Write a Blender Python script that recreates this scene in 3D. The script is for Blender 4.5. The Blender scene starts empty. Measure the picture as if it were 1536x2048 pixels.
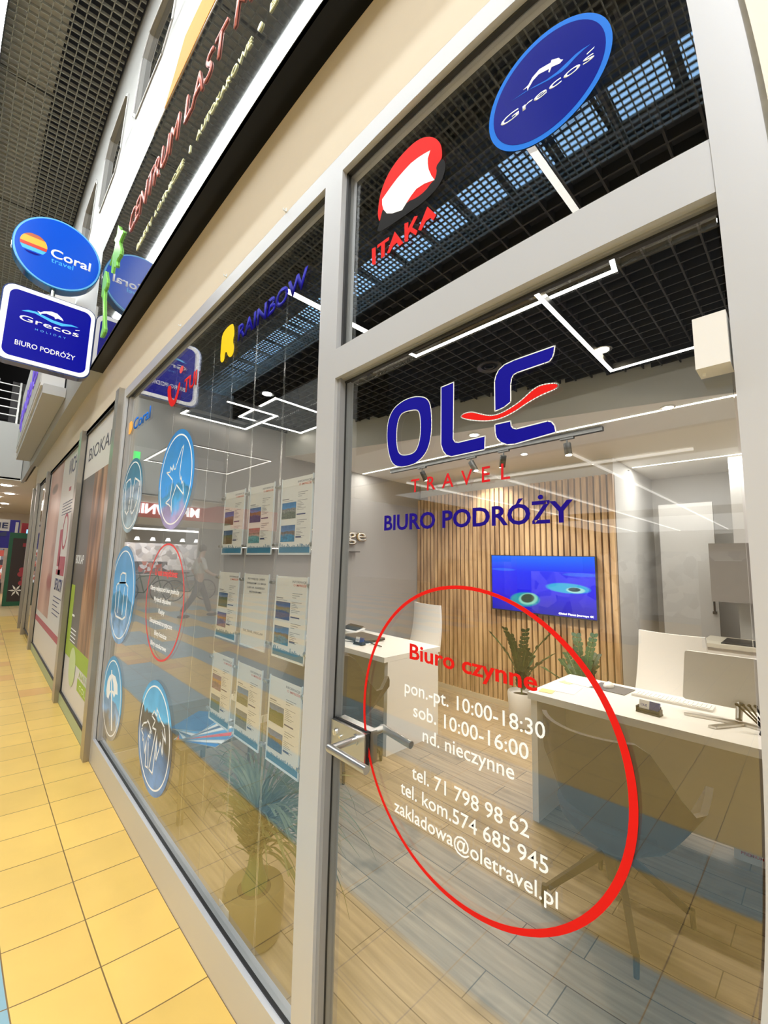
import bpy, bmesh, math, random
from mathutils import Vector, Matrix
random.seed(7)
S = bpy.context.scene
COL = S.collection
R = math.radians
PI = math.pi

# ------------------------------------------------------------------ materials
MATS = {}
def nt(name):
    m = bpy.data.materials.new(name); m.use_nodes = True
    MATS[name] = m
    return m, m.node_tree, m.node_tree.nodes['Principled BSDF']
def mat(name, col, rough=0.5, metal=0.0, spec=0.5, emit=0, noise=0.0, nscale=8.0, coat=0, ior=None):
    m, t, b = nt(name)
    b.inputs['Base Color'].default_value = (*col, 1)
    b.inputs['Roughness'].default_value = rough
    b.inputs['Metallic'].default_value = metal
    b.inputs['Specular IOR Level'].default_value = spec
    if ior: b.inputs['IOR'].default_value = ior
    if coat: b.inputs['Coat Weight'].default_value = coat; b.inputs['Coat Roughness'].default_value = 0.05
    if emit:
        b.inputs['Emission Color'].default_value = (*col, 1); b.inputs['Emission Strength'].default_value = emit
    if noise:
        tc = t.nodes.new('ShaderNodeTexCoord'); n = t.nodes.new('ShaderNodeTexNoise'); n.inputs['Scale'].default_value = nscale
        n.inputs['Detail'].default_value = 4
        mr = t.nodes.new('ShaderNodeMapRange'); mr.inputs['To Min'].default_value = 1-noise; mr.inputs['To Max'].default_value = 1+noise*.6
        mx = t.nodes.new('ShaderNodeMix'); mx.data_type = 'RGBA'; mx.blend_type = 'MULTIPLY'; mx.inputs['Factor'].default_value = 1
        t.links.new(tc.outputs['Object'], n.inputs['Vector']); t.links.new(n.outputs['Fac'], mr.inputs['Value'])
        mx.inputs['A'].default_value = (*col, 1); t.links.new(mr.outputs['Result'], mx.inputs['B'])
        t.links.new(mx.outputs['Result'], b.inputs['Base Color'])
    return m
def M(n): return MATS[n]

def N(t, kind, **kw):
    n = t.nodes.new('ShaderNode'+kind)
    for k, v in kw.items(): setattr(n, k, v)
    return n
def math_(t, op, a, b=None, c=None):
    n = t.nodes.new('ShaderNodeMath'); n.operation = op
    for i, v in enumerate((a, b, c)):
        if v is None: continue
        if isinstance(v, (int, float)): n.inputs[i].default_value = v
        else: t.links.new(v, n.inputs[i])
    return n.outputs[0]
def mixc(t, fac, a, b, mode='MIX'):
    n = t.nodes.new('ShaderNodeMix'); n.data_type = 'RGBA'; n.blend_type = mode
    for key, v in (('Factor', fac), ('A', a), ('B', b)):
        if isinstance(v, (int, float)): n.inputs[key].default_value = v
        elif isinstance(v, tuple): n.inputs[key].default_value = (*v, 1)
        else: t.links.new(v, n.inputs[key])
    return n.outputs['Result']
def noise(t, vec, scale, detail=3):
    n = t.nodes.new('ShaderNodeTexNoise'); n.inputs['Scale'].default_value = scale; n.inputs['Detail'].default_value = detail
    if vec is not None: t.links.new(vec, n.inputs['Vector'])
    return n.outputs['Fac']
def wpos(t):
    g = t.nodes.new('ShaderNodeNewGeometry'); s = t.nodes.new('ShaderNodeSeparateXYZ'); t.links.new(g.outputs['Position'], s.inputs[0])
    return g.outputs['Position'], s.outputs
def opos(t):
    g = t.nodes.new('ShaderNodeTexCoord'); s = t.nodes.new('ShaderNodeSeparateXYZ'); t.links.new(g.outputs['Object'], s.inputs[0])
    return g.outputs['Object'], s.outputs
def gen(t):
    g = t.nodes.new('ShaderNodeTexCoord'); s = t.nodes.new('ShaderNodeSeparateXYZ'); t.links.new(g.outputs['Generated'], s.inputs[0])
    return g.outputs['Generated'], s.outputs

mat('frame', (.58, .58, .59), .38, .25, .5, noise=.03, nscale=3)
mat('frame_inner', (.34, .34, .345), .4, .3)
mat('gasket', (.012, .012, .012), .5)
mat('steel', (.62, .6, .57), .28, 1.0)
mat('steel_bright', (.75, .74, .72), .16, 1.0)
mat('pilaster', (.40, .37, .32), .3, .85, noise=.06, nscale=20)
mat('beige', (.70, .61, .47), .75, noise=.02, nscale=12)
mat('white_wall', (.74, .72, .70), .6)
mat('upper_wall', (.42, .415, .40), .5)
mat('opp_wall', (.40, .39, .37), .6)
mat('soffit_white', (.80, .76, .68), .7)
mat('grey_panel', (.55, .54, .53), .6)
mat('black_gloss', (.03, .031, .03), .028, 0, .5, ior=1.75)
mat('black_under', (.004, .005, .006), .12, 0, .2)
mat('black', (.015, .015, .016), .45)
mat('black_metal', (.02, .02, .02), .35, .3)
mat('dark_plenum', (.035, .035, .04), .9)
mat('plenum_board', (.62, .60, .55), .8)
mat('grid_mall', (.33, .33, .29), .5)
mat('grid_int', (.020, .019, .017), .6)
mat('int_wall', (.66, .65, .63), .6)
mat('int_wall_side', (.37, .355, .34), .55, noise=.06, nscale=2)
mat('int_ceiling', (.80, .77, .72), .7)
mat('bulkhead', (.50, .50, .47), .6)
mat('desk_white', (.80, .77, .72), .35)
mat('desk_panel', (.62, .58, .48), .4)
mat('white_plastic', (.80, .78, .75), .3)
mat('monitor_back', (.68, .66, .62), .3)
mat('taupe', (.085, .07, .055), .75, noise=.1, nscale=60)
mat('taupe_dark', (.05, .043, .035), .5)
mat('dark_brown', (.05, .045, .045), .6)
mat('cabinet_grey', (.26, .24, .23), .5)
mat('paper', (.85, .83, .80), .6)
mat('paper_yellow', (.85, .62, .25), .6)
mat('mat_grey', (.11, .11, .12), .7)
mat('navy', (.03, .06, .25), .4)
mat('laptop', (.09, .085, .085), .35, .3)
mat('leaf', (.02, .085, .03), .4, noise=.3, nscale=30)
mat('leaf_dry', (.13, .15, .05), .5, noise=.3, nscale=20)
mat('stem', (.05, .12, .03), .5)
mat('soil', (.03, .02, .012), .9)
mat('pot_white', (.78, .77, .75), .4)
mat('pot_brown', (.21, .155, .07), .5)
mat('cloth_beige', (.55, .52, .44), .8)
mat('blue_deep', (.004, .002, .28), .6, 0, .12)
mat('blue_text', (.012, .003, .22), .6, 0, .12)
mat('blue_grecos', (.0, .004, .24), .25, 0, .2)
mat('black_decal', (.012, .011, .011), .6, 0, .08)
mat('blue_rim', (.01, .17, .72), .6, 0, .12)
mat('blue_sign_emit', (.001, .002, .27), .25, emit=.35, spec=.15)
mat('blue_coral_emit', (.0, .075, .60), .2, emit=.3, spec=.3)
mat('blue_side', (.02, .22, .60), .15, .2, coat=.5)
mat('navy_side', (.03, .06, .22), .15, .2, coat=.5)
mat('sign_white', (.85, .84, .86), .35, emit=.35)
mat('sign_cyan', (.05, .42, .85), .3, emit=.4)
mat('sign_cyan_pale', (.12, .45, .80), .3, emit=.2)
mat('sun_orange', (.95, .42, .02), .3, emit=.3)
mat('sun_red', (.65, .03, .01), .3, emit=.2)
mat('sun_brown', (.5, .10, .02), .3, emit=.2)
mat('red_decal', (.74, .012, .008), .6, 0, .12)
mat('red_text', (.62, .015, .02), .6, 0, .12)
mat('red_soft', (.80, .10, .10), .6, 0, .12)
mat('white_decal', (.97, .97, .97), .6, 0, .12)
mat('white_trans', (.9, .9, .9), .6, 0, .12)
mat('yellow_decal', (.98, .66, .0), .6, 0, .12)
mat('coral_pink', (.62, .20, .16), .4, emit=.1)
mat('row_yellow', (.80, .80, .45), .4, emit=.15)
mat('fig_green', (.30, .75, .12), .4, emit=.12)
mat('gold', (.70, .50, .22), .25, .9)
mat('shelf_dark', (.06, .05, .04), .4)
mat('led', (1.0, .95, .88), .5, emit=7)
mat('led_far', (1.0, .96, .9), .5, emit=3)
mat('led_dim', (1.0, .94, .82), .5, emit=8)
mat('mall_led', (.93, 1.0, .95), .5, emit=16)
mat('spot_glow', (1.0, .82, .58), .5, emit=60)
mat('spot_white', (1.0, .97, .92), .5, emit=45)
mat('sky_cell', (.35, .62, 1.0), .5, emit=5.5)
mat('green_exit', (.0, .8, .12), .5, emit=1.2)
mat('purple_neon', (.14, .07, .62), .4, emit=.35)
mat('track_black', (.004, .004, .004), .6, 0, .2)
mat('red_store', (.60, .05, .03), .5, emit=.25)
mat('white_glow', (.95, .97, 1.0), .5, emit=2.2)
mat('cyan_glow', (.2, .5, 1.0), .5, emit=2.0)
mat('cream', (.72, .66, .55), .6)
mat('store_dark', (.10, .09, .09), .6, noise=.5, nscale=9)
mat('store_blue', (.03, .02, .30), .5)
mat('store_inside', (.45, .40, .36), .7, noise=.45, nscale=6)
mat('store_white', (.82, .80, .76), .6)
mat('green_kiosk', (.01, .10, .04), .4)
mat('brown_kiosk', (.03, .015, .01), .5)
mat('petal', (.8, .75, .65), .5)
mat('petal_red', (.35, .03, .04), .5)
mat('stripe_pink', (.48, .10, .14), .5)
mat('lime', (.38, .52, .05), .5)
mat('lime_pale', (.62, .72, .35), .5)
mat('base_green', (.42, .50, .30), .55)
mat('poster_white', (.72, .69, .66), .4)
mat('ink', (.10, .10, .13), .6)
mat('banner_orange', (.85, .36, .02), .6, 0, .2)
mat('ink_grey', (.24, .235, .25), .6)
mat('ink_red', (.75, .25, .18), .6)
mat('ink_navy', (.05, .06, .16), .6)
mat('ink_teal', (.04, .18, .30), .6)
mat('skin', (.55, .36, .28), .6)
mat('shirt', (.62, .60, .58), .8)
mat('trousers', (.10, .10, .12), .8)
mat('hair', (.06, .045, .035), .8)
mat('shoe', (.05, .05, .05), .5)
mat('grout', (.25, .17, .07), .8)
mat('sandstone', (.55, .42, .3), .6)
mat('baseboard', (.60, .52, .38), .6)
mat('acrylic_edge', (.75, .78, .80), .15)
mat('concrete_strip', (.62, .62, .60), .8, noise=.25, nscale=25)
mat('rubber', (.02, .02, .02), .7)

def glass_mat(name, ior=1.5, tint=(.97, .985, .975)):
    m, t, b = nt(name); t.nodes.remove(b)
    out = t.nodes['Material Output']
    fr = N(t, 'Fresnel'); fr.inputs['IOR'].default_value = ior
    tr = N(t, 'BsdfTransparent'); tr.inputs[0].default_value = (*tint, 1)
    gl = N(t, 'BsdfGlossy'); gl.inputs['Roughness'].default_value = 0; gl.inputs[0].default_value = (1, 1, 1, 1)
    mx = N(t, 'MixShader')
    # both faces of the pane reflect like an air-to-glass face
    g = N(t, 'NewGeometry')
    lw = N(t, 'LayerWeight')
    vm = N(t, 'VectorMath', operation='DOT_PRODUCT'); t.links.new(g.outputs['Incoming'], vm.inputs[0]); t.links.new(g.outputs['Normal'], vm.inputs[1])
    c = math_(t, 'ABSOLUTE', vm.outputs['Value'])
    # exact Fresnel for unpolarised light from cos(theta)
    n = ior
    s2 = math_(t, 'DIVIDE', math_(t, 'SUBTRACT', 1.0, math_(t, 'MULTIPLY', c, c)), n*n)
    ct = math_(t, 'SQRT', math_(t, 'SUBTRACT', 1.0, s2))
    nct = math_(t, 'MULTIPLY', ct, n); nc = math_(t, 'MULTIPLY', c, n)
    rs = math_(t, 'DIVIDE', math_(t, 'SUBTRACT', c, nct), math_(t, 'ADD', c, nct))
    rp = math_(t, 'DIVIDE', math_(t, 'SUBTRACT', nc, ct), math_(t, 'ADD', nc, ct))
    f = math_(t, 'MULTIPLY', math_(t, 'ADD', math_(t, 'MULTIPLY', rs, rs), math_(t, 'MULTIPLY', rp, rp)), .5)
    t.links.new(f, mx.inputs[0]); t.links.new(tr.outputs[0], mx.inputs[1]); t.links.new(gl.outputs[0], mx.inputs[2])
    t.links.new(mx.outputs[0], out.inputs[0])
    t.nodes.remove(fr); t.nodes.remove(lw)
    return m
glass_mat('glass', 1.62)
glass_mat('glass_thin', 1.45, (.99, .99, .99))

# printed sheets let some light through
m, t, b = nt('sheet_paper')
b.inputs['Base Color'].default_value = (.85, .83, .80, 1); b.inputs['Roughness'].default_value = .6
tl = N(t, 'BsdfTranslucent'); tl.inputs[0].default_value = (.9, .87, .82, 1); mx = N(t, 'MixShader'); mx.inputs[0].default_value = .5
t.links.new(b.outputs[0], mx.inputs[1]); t.links.new(tl.outputs[0], mx.inputs[2]); t.links.new(mx.outputs[0], t.nodes['Material Output'].inputs[0])

# mall floor: square tiles in yellow and pale blue bands
def floor_mall():
    m, t, b = nt('mall_tiles')
    p, xyz = wpos(t); T = .2745
    u = math_(t, 'DIVIDE', math_(t, 'ADD', xyz[0], 2.04), T); v = math_(t, 'DIVIDE', math_(t, 'MULTIPLY', xyz[1], -1.0), T)
    fu = math_(t, 'FRACT', u); fv = math_(t, 'FRACT', v)
    def edge(f): return math_(t, 'MINIMUM', f, math_(t, 'SUBTRACT', 1.0, f))
    d = math_(t, 'MINIMUM', edge(fu), edge(fv))
    line = math_(t, 'LESS_THAN', d, .0085)
    iu = math_(t, 'FLOOR', u); iv = math_(t, 'FLOOR', v)
    # bands: two rows yellow, two rows blue; further left the bands step sideways
    step = math_(t, 'MULTIPLY', math_(t, 'GREATER_THAN', math_(t, 'MULTIPLY', xyz[0], -1.0), 5.4), math_(t, 'FLOOR', math_(t, 'DIVIDE', math_(t, 'SUBTRACT', math_(t, 'MULTIPLY', iu, -1.0), 12.0), 5.0)))
    band = math_(t, 'FLOOR', math_(t, 'DIVIDE', math_(t, 'ADD', iv, math_(t, 'MAXIMUM', step, 0.0)), 2.0))
    blue = math_(t, 'GREATER_THAN', math_(t, 'FRACT', math_(t, 'MULTIPLY', band, .5)), .25)
    near = math_(t, 'MULTIPLY', math_(t, 'LESS_THAN', v, 2.0), 1.0)
    blue = math_(t, 'MULTIPLY', blue, math_(t, 'SUBTRACT', 1.0, near))
    # close to the travel shop only two blue bands run along the front
    lim = math_(t, 'MULTIPLY', math_(t, 'GREATER_THAN', xyz[0], -5.4), math_(t, 'GREATER_THAN', v, 8.0))
    blue = math_(t, 'MULTIPLY', blue, math_(t, 'SUBTRACT', 1.0, lim))
    # the first bays far along the front have plain ochre tiles
    cb = N(t, 'CombineXYZ'); t.links.new(iu, cb.inputs[0]); t.links.new(iv, cb.inputs[1])
    wn = N(t, 'TexWhiteNoise'); wn.noise_dimensions = '2D'; t.links.new(cb.outputs[0], wn.inputs['Vector'])
    var = N(t, 'MapRange'); t.links.new(wn.outputs['Value'], var.inputs['Value']); var.inputs['To Min'].default_value = .93; var.inputs['To Max'].default_value = 1.04
    yel = (.84, .55, .145); blu = (.27, .44, .50)
    mott = N(t, 'MapRange'); t.links.new(noise(t, p, 5, 4), mott.inputs['Value']); mott.inputs['To Min'].default_value = .9; mott.inputs['To Max'].default_value = 1.06
    ochre = math_(t, 'MULTIPLY', math_(t, 'GREATER_THAN', wn.outputs['Value'], .90), math_(t, 'LESS_THAN', xyz[0], -4.3))
    base = mixc(t, blue, mixc(t, ochre, yel, (.72, .40, .12)), blu)
    base = mixc(t, 1.0, base, var.outputs[0], 'MULTIPLY'); base = mixc(t, 1.0, base, mott.outputs[0], 'MULTIPLY')
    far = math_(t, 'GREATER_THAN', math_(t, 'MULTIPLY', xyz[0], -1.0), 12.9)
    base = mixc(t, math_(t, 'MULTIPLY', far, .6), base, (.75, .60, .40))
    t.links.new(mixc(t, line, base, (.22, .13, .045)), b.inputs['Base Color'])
    b.inputs['Roughness'].default_value = .28; b.inputs['Specular IOR Level'].default_value = .35
floor_mall()
def floor_int():
    m, t, b = nt('wood_tiles')
    p, xyz = wpos(t)
    mp = N(t, 'Mapping'); t.links.new(p, mp.inputs['Vector'])
    mp.inputs['Location'].default_value = (0, .01, 0)
    br = N(t, 'TexBrick'); t.links.new(mp.outputs[0], br.inputs['Vector'])
    br.offset = .37; br.squash = 1
    br.inputs['Scale'].default_value = 1.0; br.inputs['Brick Width'].default_value = .62; br.inputs['Row Height'].default_value = .15
    br.inputs['Mortar Size'].default_value = .0022; br.inputs['Mortar Smooth'].default_value = .1
    br.inputs['Color1'].default_value = (.43, .32, .20, 1); br.inputs['Color2'].default_value = (.33, .255, .17, 1); br.inputs['Mortar'].default_value = (.10, .07, .045, 1)
    st = N(t, 'Mapping'); t.links.new(p, st.inputs['Vector']); st.inputs['Scale'].default_value = (1.6, 22, 1)
    g = N(t, 'MapRange'); t.links.new(noise(t, st.outputs[0], 2.0, 5), g.inputs['Value']); g.inputs['From Min'].default_value = .3; g.inputs['From Max'].default_value = .7; g.inputs['To Min'].default_value = .72; g.inputs['To Max'].default_value = 1.15
    k = N(t, 'MapRange'); t.links.new(noise(t, p, 5.5, 2), k.inputs['Value']); k.inputs['From Min'].default_value = .62; k.inputs['From Max'].default_value = .75; k.inputs['To Min'].default_value = 1.0; k.inputs['To Max'].default_value = .62
    c = mixc(t, 1.0, br.outputs['Color'], g.outputs[0], 'MULTIPLY'); c = mixc(t, 1.0, c, k.outputs[0], 'MULTIPLY')
    t.links.new(c, b.inputs['Base Color'])
    b.inputs['Roughness'].default_value = .42
floor_int()
def slat_wood():
    m, t, b = nt('slat_wood')
    p, xyz = wpos(t)
    st = N(t, 'Mapping'); t.links.new(p, st.inputs['Vector']); st.inputs['Scale'].default_value = (9, 9, .9)
    f = noise(t, st.outputs[0], 2.2, 5)
    r = N(t, 'ValToRGB'); t.links.new(f, r.inputs[0])
    r.color_ramp.elements[0].position = .32; r.color_ramp.elements[0].color = (.36, .20, .09, 1)
    r.color_ramp.elements[1].position = .68; r.color_ramp.elements[1].color = (.74, .50, .27, 1)
    t.links.new(r.outputs[0], b.inputs['Base Color']); b.inputs['Roughness'].default_value = .5
slat_wood()
mat('slat_back', (.16, .10, .055), .8)

# printed pictures: sky over a coast, village or pool (all colour comes from the print itself)
def photo(name, sky, mid, low, horizon=.5, sc=9.0, emit=0.0, axis=2):
    m, t, b = nt(name)
    g, o = gen(t)
    h = math_(t, 'ADD', o[2], math_(t, 'MULTIPLY', math_(t, 'SUBTRACT', noise(t, g, 3.5, 4), .5), .5))
    r = N(t, 'ValToRGB'); t.links.new(h, r.inputs[0])
    e = r.color_ramp.elements
    e[0].position = 0; e[0].color = (*low, 1); e[1].position = 1; e[1].color = (*[c*.7 for c in sky], 1)
    a = e.new(horizon*.55); a.color = (*low, 1)
    a = e.new(horizon*.75); a.color = (*mid, 1)
    a = e.new(horizon); a.color = (*[c*.7 for c in mid], 1)
    a = e.new(min(.97, horizon+.04)); a.color = (*[min(1, c*1.15+.03) for c in sky], 1)
    k = N(t, 'MapRange'); t.links.new(noise(t, g, sc, 4), k.inputs['Value']); k.inputs['From Min'].default_value = .3; k.inputs['From Max'].default_value = .7
    k.inputs['To Min'].default_value = .45; k.inputs['To Max'].default_value = 1.5
    lowm = math_(t, 'LESS_THAN', h, horizon)
    c = mixc(t, lowm, r.outputs[0], mixc(t, 1.0, r.outputs[0], k.outputs[0], 'MULTIPLY'))
    t.links.new(c, b.inputs['Base Color']); b.inputs['Roughness'].default_value = .35
    if emit:
        t.links.new(c, b.inputs['Emission Color']); b.inputs['Emission Strength'].default_value = emit
photo('photo_town', (0.031, 0.155, 0.403), (0.223, 0.186, 0.136), (0.099, 0.099, 0.056), .6, 14)
photo('photo_hotel', (0.062, 0.161, 0.372), (0.248, 0.149, 0.074), (0.019, 0.074, 0.174), .7, 12)
photo('photo_coast', (0.025, 0.186, 0.434), (0.260, 0.248, 0.223), (0.136, 0.149, 0.099), .62, 12)
photo('photo_field', (0.050, 0.112, 0.217), (0.136, 0.149, 0.050), (0.186, 0.124, 0.050), .66, 10)
photo('photo_pool', (0.062, 0.155, 0.341), (0.186, 0.124, 0.087), (0.019, 0.186, 0.341), .62, 6)
photo('photo_pink', (.45, .18, .16), (.50, .30, .24), (.12, .30, .32), .7, 7)
photo('photo_sunset', (0.124, 0.087, 0.260), (0.465, 0.198, 0.074), (0.198, 0.099, 0.186), .72, 4)
photo('photo_grove', (0.087, 0.161, 0.310), (0.062, 0.099, 0.031), (0.124, 0.124, 0.050), .7, 18)
photo('photo_resort', (0.037, 0.087, 0.248), (0.248, 0.211, 0.136), (0.031, 0.062, 0.217), .72, 16)
photo('disc_plane', (.0, .30, .85), (.05, .42, .85), (.35, .30, .55), .36, 3)
photo('disc_flip', (.0, .20, .38), (.35, .50, .68), (.30, .42, .50), .60, 4)
photo('disc_case', (.10, .42, .85), (.05, .32, .62), (.25, .45, .75), .45, 5)
photo('disc_umbrella', (.10, .48, .90), (.30, .50, .80), (.32, .30, .28), .42, 2)
photo('disc_palm', (.09, .48, .95), (.15, .13, .11), (.10, .25, .55), .70, 3)

def tv_mat():
    m, t, b = nt('tv_picture')
    g, o = gen(t)
    u, v = o[0], o[2]
    def blob(cx, cy, rx, ry, rot=0.0):
        x = math_(t, 'SUBTRACT', u, cx); y = math_(t, 'SUBTRACT', v, cy)
        x2 = math_(t, 'DIVIDE', math_(t, 'ADD', x, math_(t, 'MULTIPLY', y, rot)), rx); y2 = math_(t, 'DIVIDE', math_(t, 'SUBTRACT', y, math_(t, 'MULTIPLY', x, rot*.3)), ry)
        d = math_(t, 'ADD', math_(t, 'MULTIPLY', x2, x2), math_(t, 'MULTIPLY', y2, y2))
        mr = N(t, 'MapRange'); t.links.new(d, mr.inputs['Value']); mr.inputs['From Min'].default_value = 1.15; mr.inputs['From Max'].default_value = .75
        return mr.outputs[0]
    r = N(t, 'ValToRGB'); t.links.new(v, r.inputs[0])
    e = r.color_ramp.elements; e[0].color = (.0, .0, .35, 1); e[1].color = (.0, .13, .85, 1)
    a = e.new(.72); a.color = (.0, .012, .80, 1)
    a = e.new(.4); a.color = (.0, .0, .72, 1)
    c = r.outputs[0]
    c = mixc(t, math_(t, 'MULTIPLY', blob(.13, .74, .13, .025), .35), c, (.02, .25, .8))
    c = mixc(t, math_(t, 'MULTIPLY', blob(.88, .70, .16, .03), .35), c, (.02, .25, .8))
    c = mixc(t, blob(.76, .47, .20, .085, -.35), c, (.0, .35, .62))
    c = mixc(t, blob(.83, .445, .085, .05, -.35), c, (.30, .62, .62))
    c = mixc(t, blob(.82, .455, .055, .035, -.35), c, (.01, .05, .07))
    c = mixc(t, blob(.35, .22, .15, .13, -.3), c, (.0, .28, .34))
    c = mixc(t, blob(.385, .235, .095, .11, -.25), c, (.22, .55, .42))
    c = mixc(t, blob(.38, .245, .068, .082, -.2), c, (.03, .055, .03))
    t.links.new(c, b.inputs['Emission Color']); b.inputs['Emission Strength'].default_value = 1.25
    b.inputs['Base Color'].default_value = (.005, .005, .01, 1); b.inputs['Roughness'].default_value = .15
tv_mat()

def face_poster(name, mode):
    m, t, b = nt(name)
    g, o = gen(t)
    if mode == 'skin':
        n = math_(t, 'MULTIPLY', noise(t, g, 2.2, 3), 1.0)
        r = N(t, 'ValToRGB'); t.links.new(math_(t, 'ADD', math_(t, 'MULTIPLY', o[0], .55), math_(t, 'MULTIPLY', n, .6)), r.inputs[0])
        e = r.color_ramp.elements; e[0].position = .25; e[0].color = (.60, .31, .24, 1); e[1].position = .95; e[1].color = (.42, .22, .18, 1)
        a = e.new(.6); a.color = (.74, .47, .39, 1)
        c = r.outputs[0]
        def bl(cx, cy, rx, ry):
            x = math_(t, 'DIVIDE', math_(t, 'SUBTRACT', o[0], cx), rx); y = math_(t, 'DIVIDE', math_(t, 'SUBTRACT', o[2], cy), ry)
            d = math_(t, 'ADD', math_(t, 'MULTIPLY', x, x), math_(t, 'MULTIPLY', y, y))
            mr = N(t, 'MapRange'); t.links.new(d, mr.inputs['Value']); mr.inputs['From Min'].default_value = 1.3; mr.inputs['From Max'].default_value = .4
            return mr.outputs[0]
        c = mixc(t, math_(t, 'MULTIPLY', bl(.45, .85, .26, .035), .8), c, (.12, .08, .07))
        c = mixc(t, math_(t, 'MULTIPLY', bl(.82, .22, .22, .055), .8), c, (.40, .10, .10))
        c = mixc(t, math_(t, 'MULTIPLY', bl(.85, .42, .12, .05), .5), c, (.36, .17, .13))
    else:
        mp = N(t, 'Mapping'); t.links.new(g, mp.inputs['Vector']); mp.inputs['Scale'].default_value = (5, 1, 1.2); mp.inputs['Rotation'].default_value = (0, .22, 0)
        f = noise(t, mp.outputs[0], 2.2, 5)
        r = N(t, 'ValToRGB'); t.links.new(f, r.inputs[0])
        e = r.color_ramp.elements; e[0].position = .3; e[0].color = (.03, .018, .012, 1); e[1].position = .75; e[1].color = (.62, .36, .20, 1)
        a = e.new(.5); a.color = (.28, .13, .06, 1)
        c = mixc(t, math_(t, 'LESS_THAN', o[0], .42), r.outputs[0], (.13, .115, .105))
    t.links.new(c, b.inputs['Base Color']); b.inputs['Roughness'].default_value = .35
face_poster('poster_skin', 'skin'); face_poster('poster_hair', 'hair')

def clutter(name, cols, sc, emit=0):
    m, t, b = nt(name)
    g = N(t, 'TexCoord'); mp = N(t, 'Mapping'); t.links.new(g.outputs['Object'], mp.inputs['Vector'])
    v = N(t, 'TexVoronoi'); t.links.new(mp.outputs[0], v.inputs['Vector']); v.inputs['Scale'].default_value = sc
    s = N(t, 'SeparateColor'); t.links.new(v.outputs['Color'], s.inputs[0])
    r = N(t, 'ValToRGB'); r.color_ramp.interpolation = 'CONSTANT'; t.links.new(s.outputs[0], r.inputs[0])
    e = r.color_ramp.elements
    while len(e) < len(cols): e.new(.5)
    for i, c in enumerate(cols): e[i].position = i/len(cols); e[i].color = (*c, 1)
    t.links.new(r.outputs[0], b.inputs['Base Color']); b.inputs['Roughness'].default_value = .5
    if emit: t.links.new(r.outputs[0], b.inputs['Emission Color']); b.inputs['Emission Strength'].default_value = emit
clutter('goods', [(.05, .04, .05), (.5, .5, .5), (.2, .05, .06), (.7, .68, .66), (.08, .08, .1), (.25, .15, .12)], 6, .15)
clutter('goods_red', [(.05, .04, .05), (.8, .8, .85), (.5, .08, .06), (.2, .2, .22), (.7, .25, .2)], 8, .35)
clutter('white_goods', [(.7, .7, .7), (.5, .5, .52), (.8, .8, .8), (.35, .33, .32), (.62, .6, .58)], 5, .2)

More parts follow.
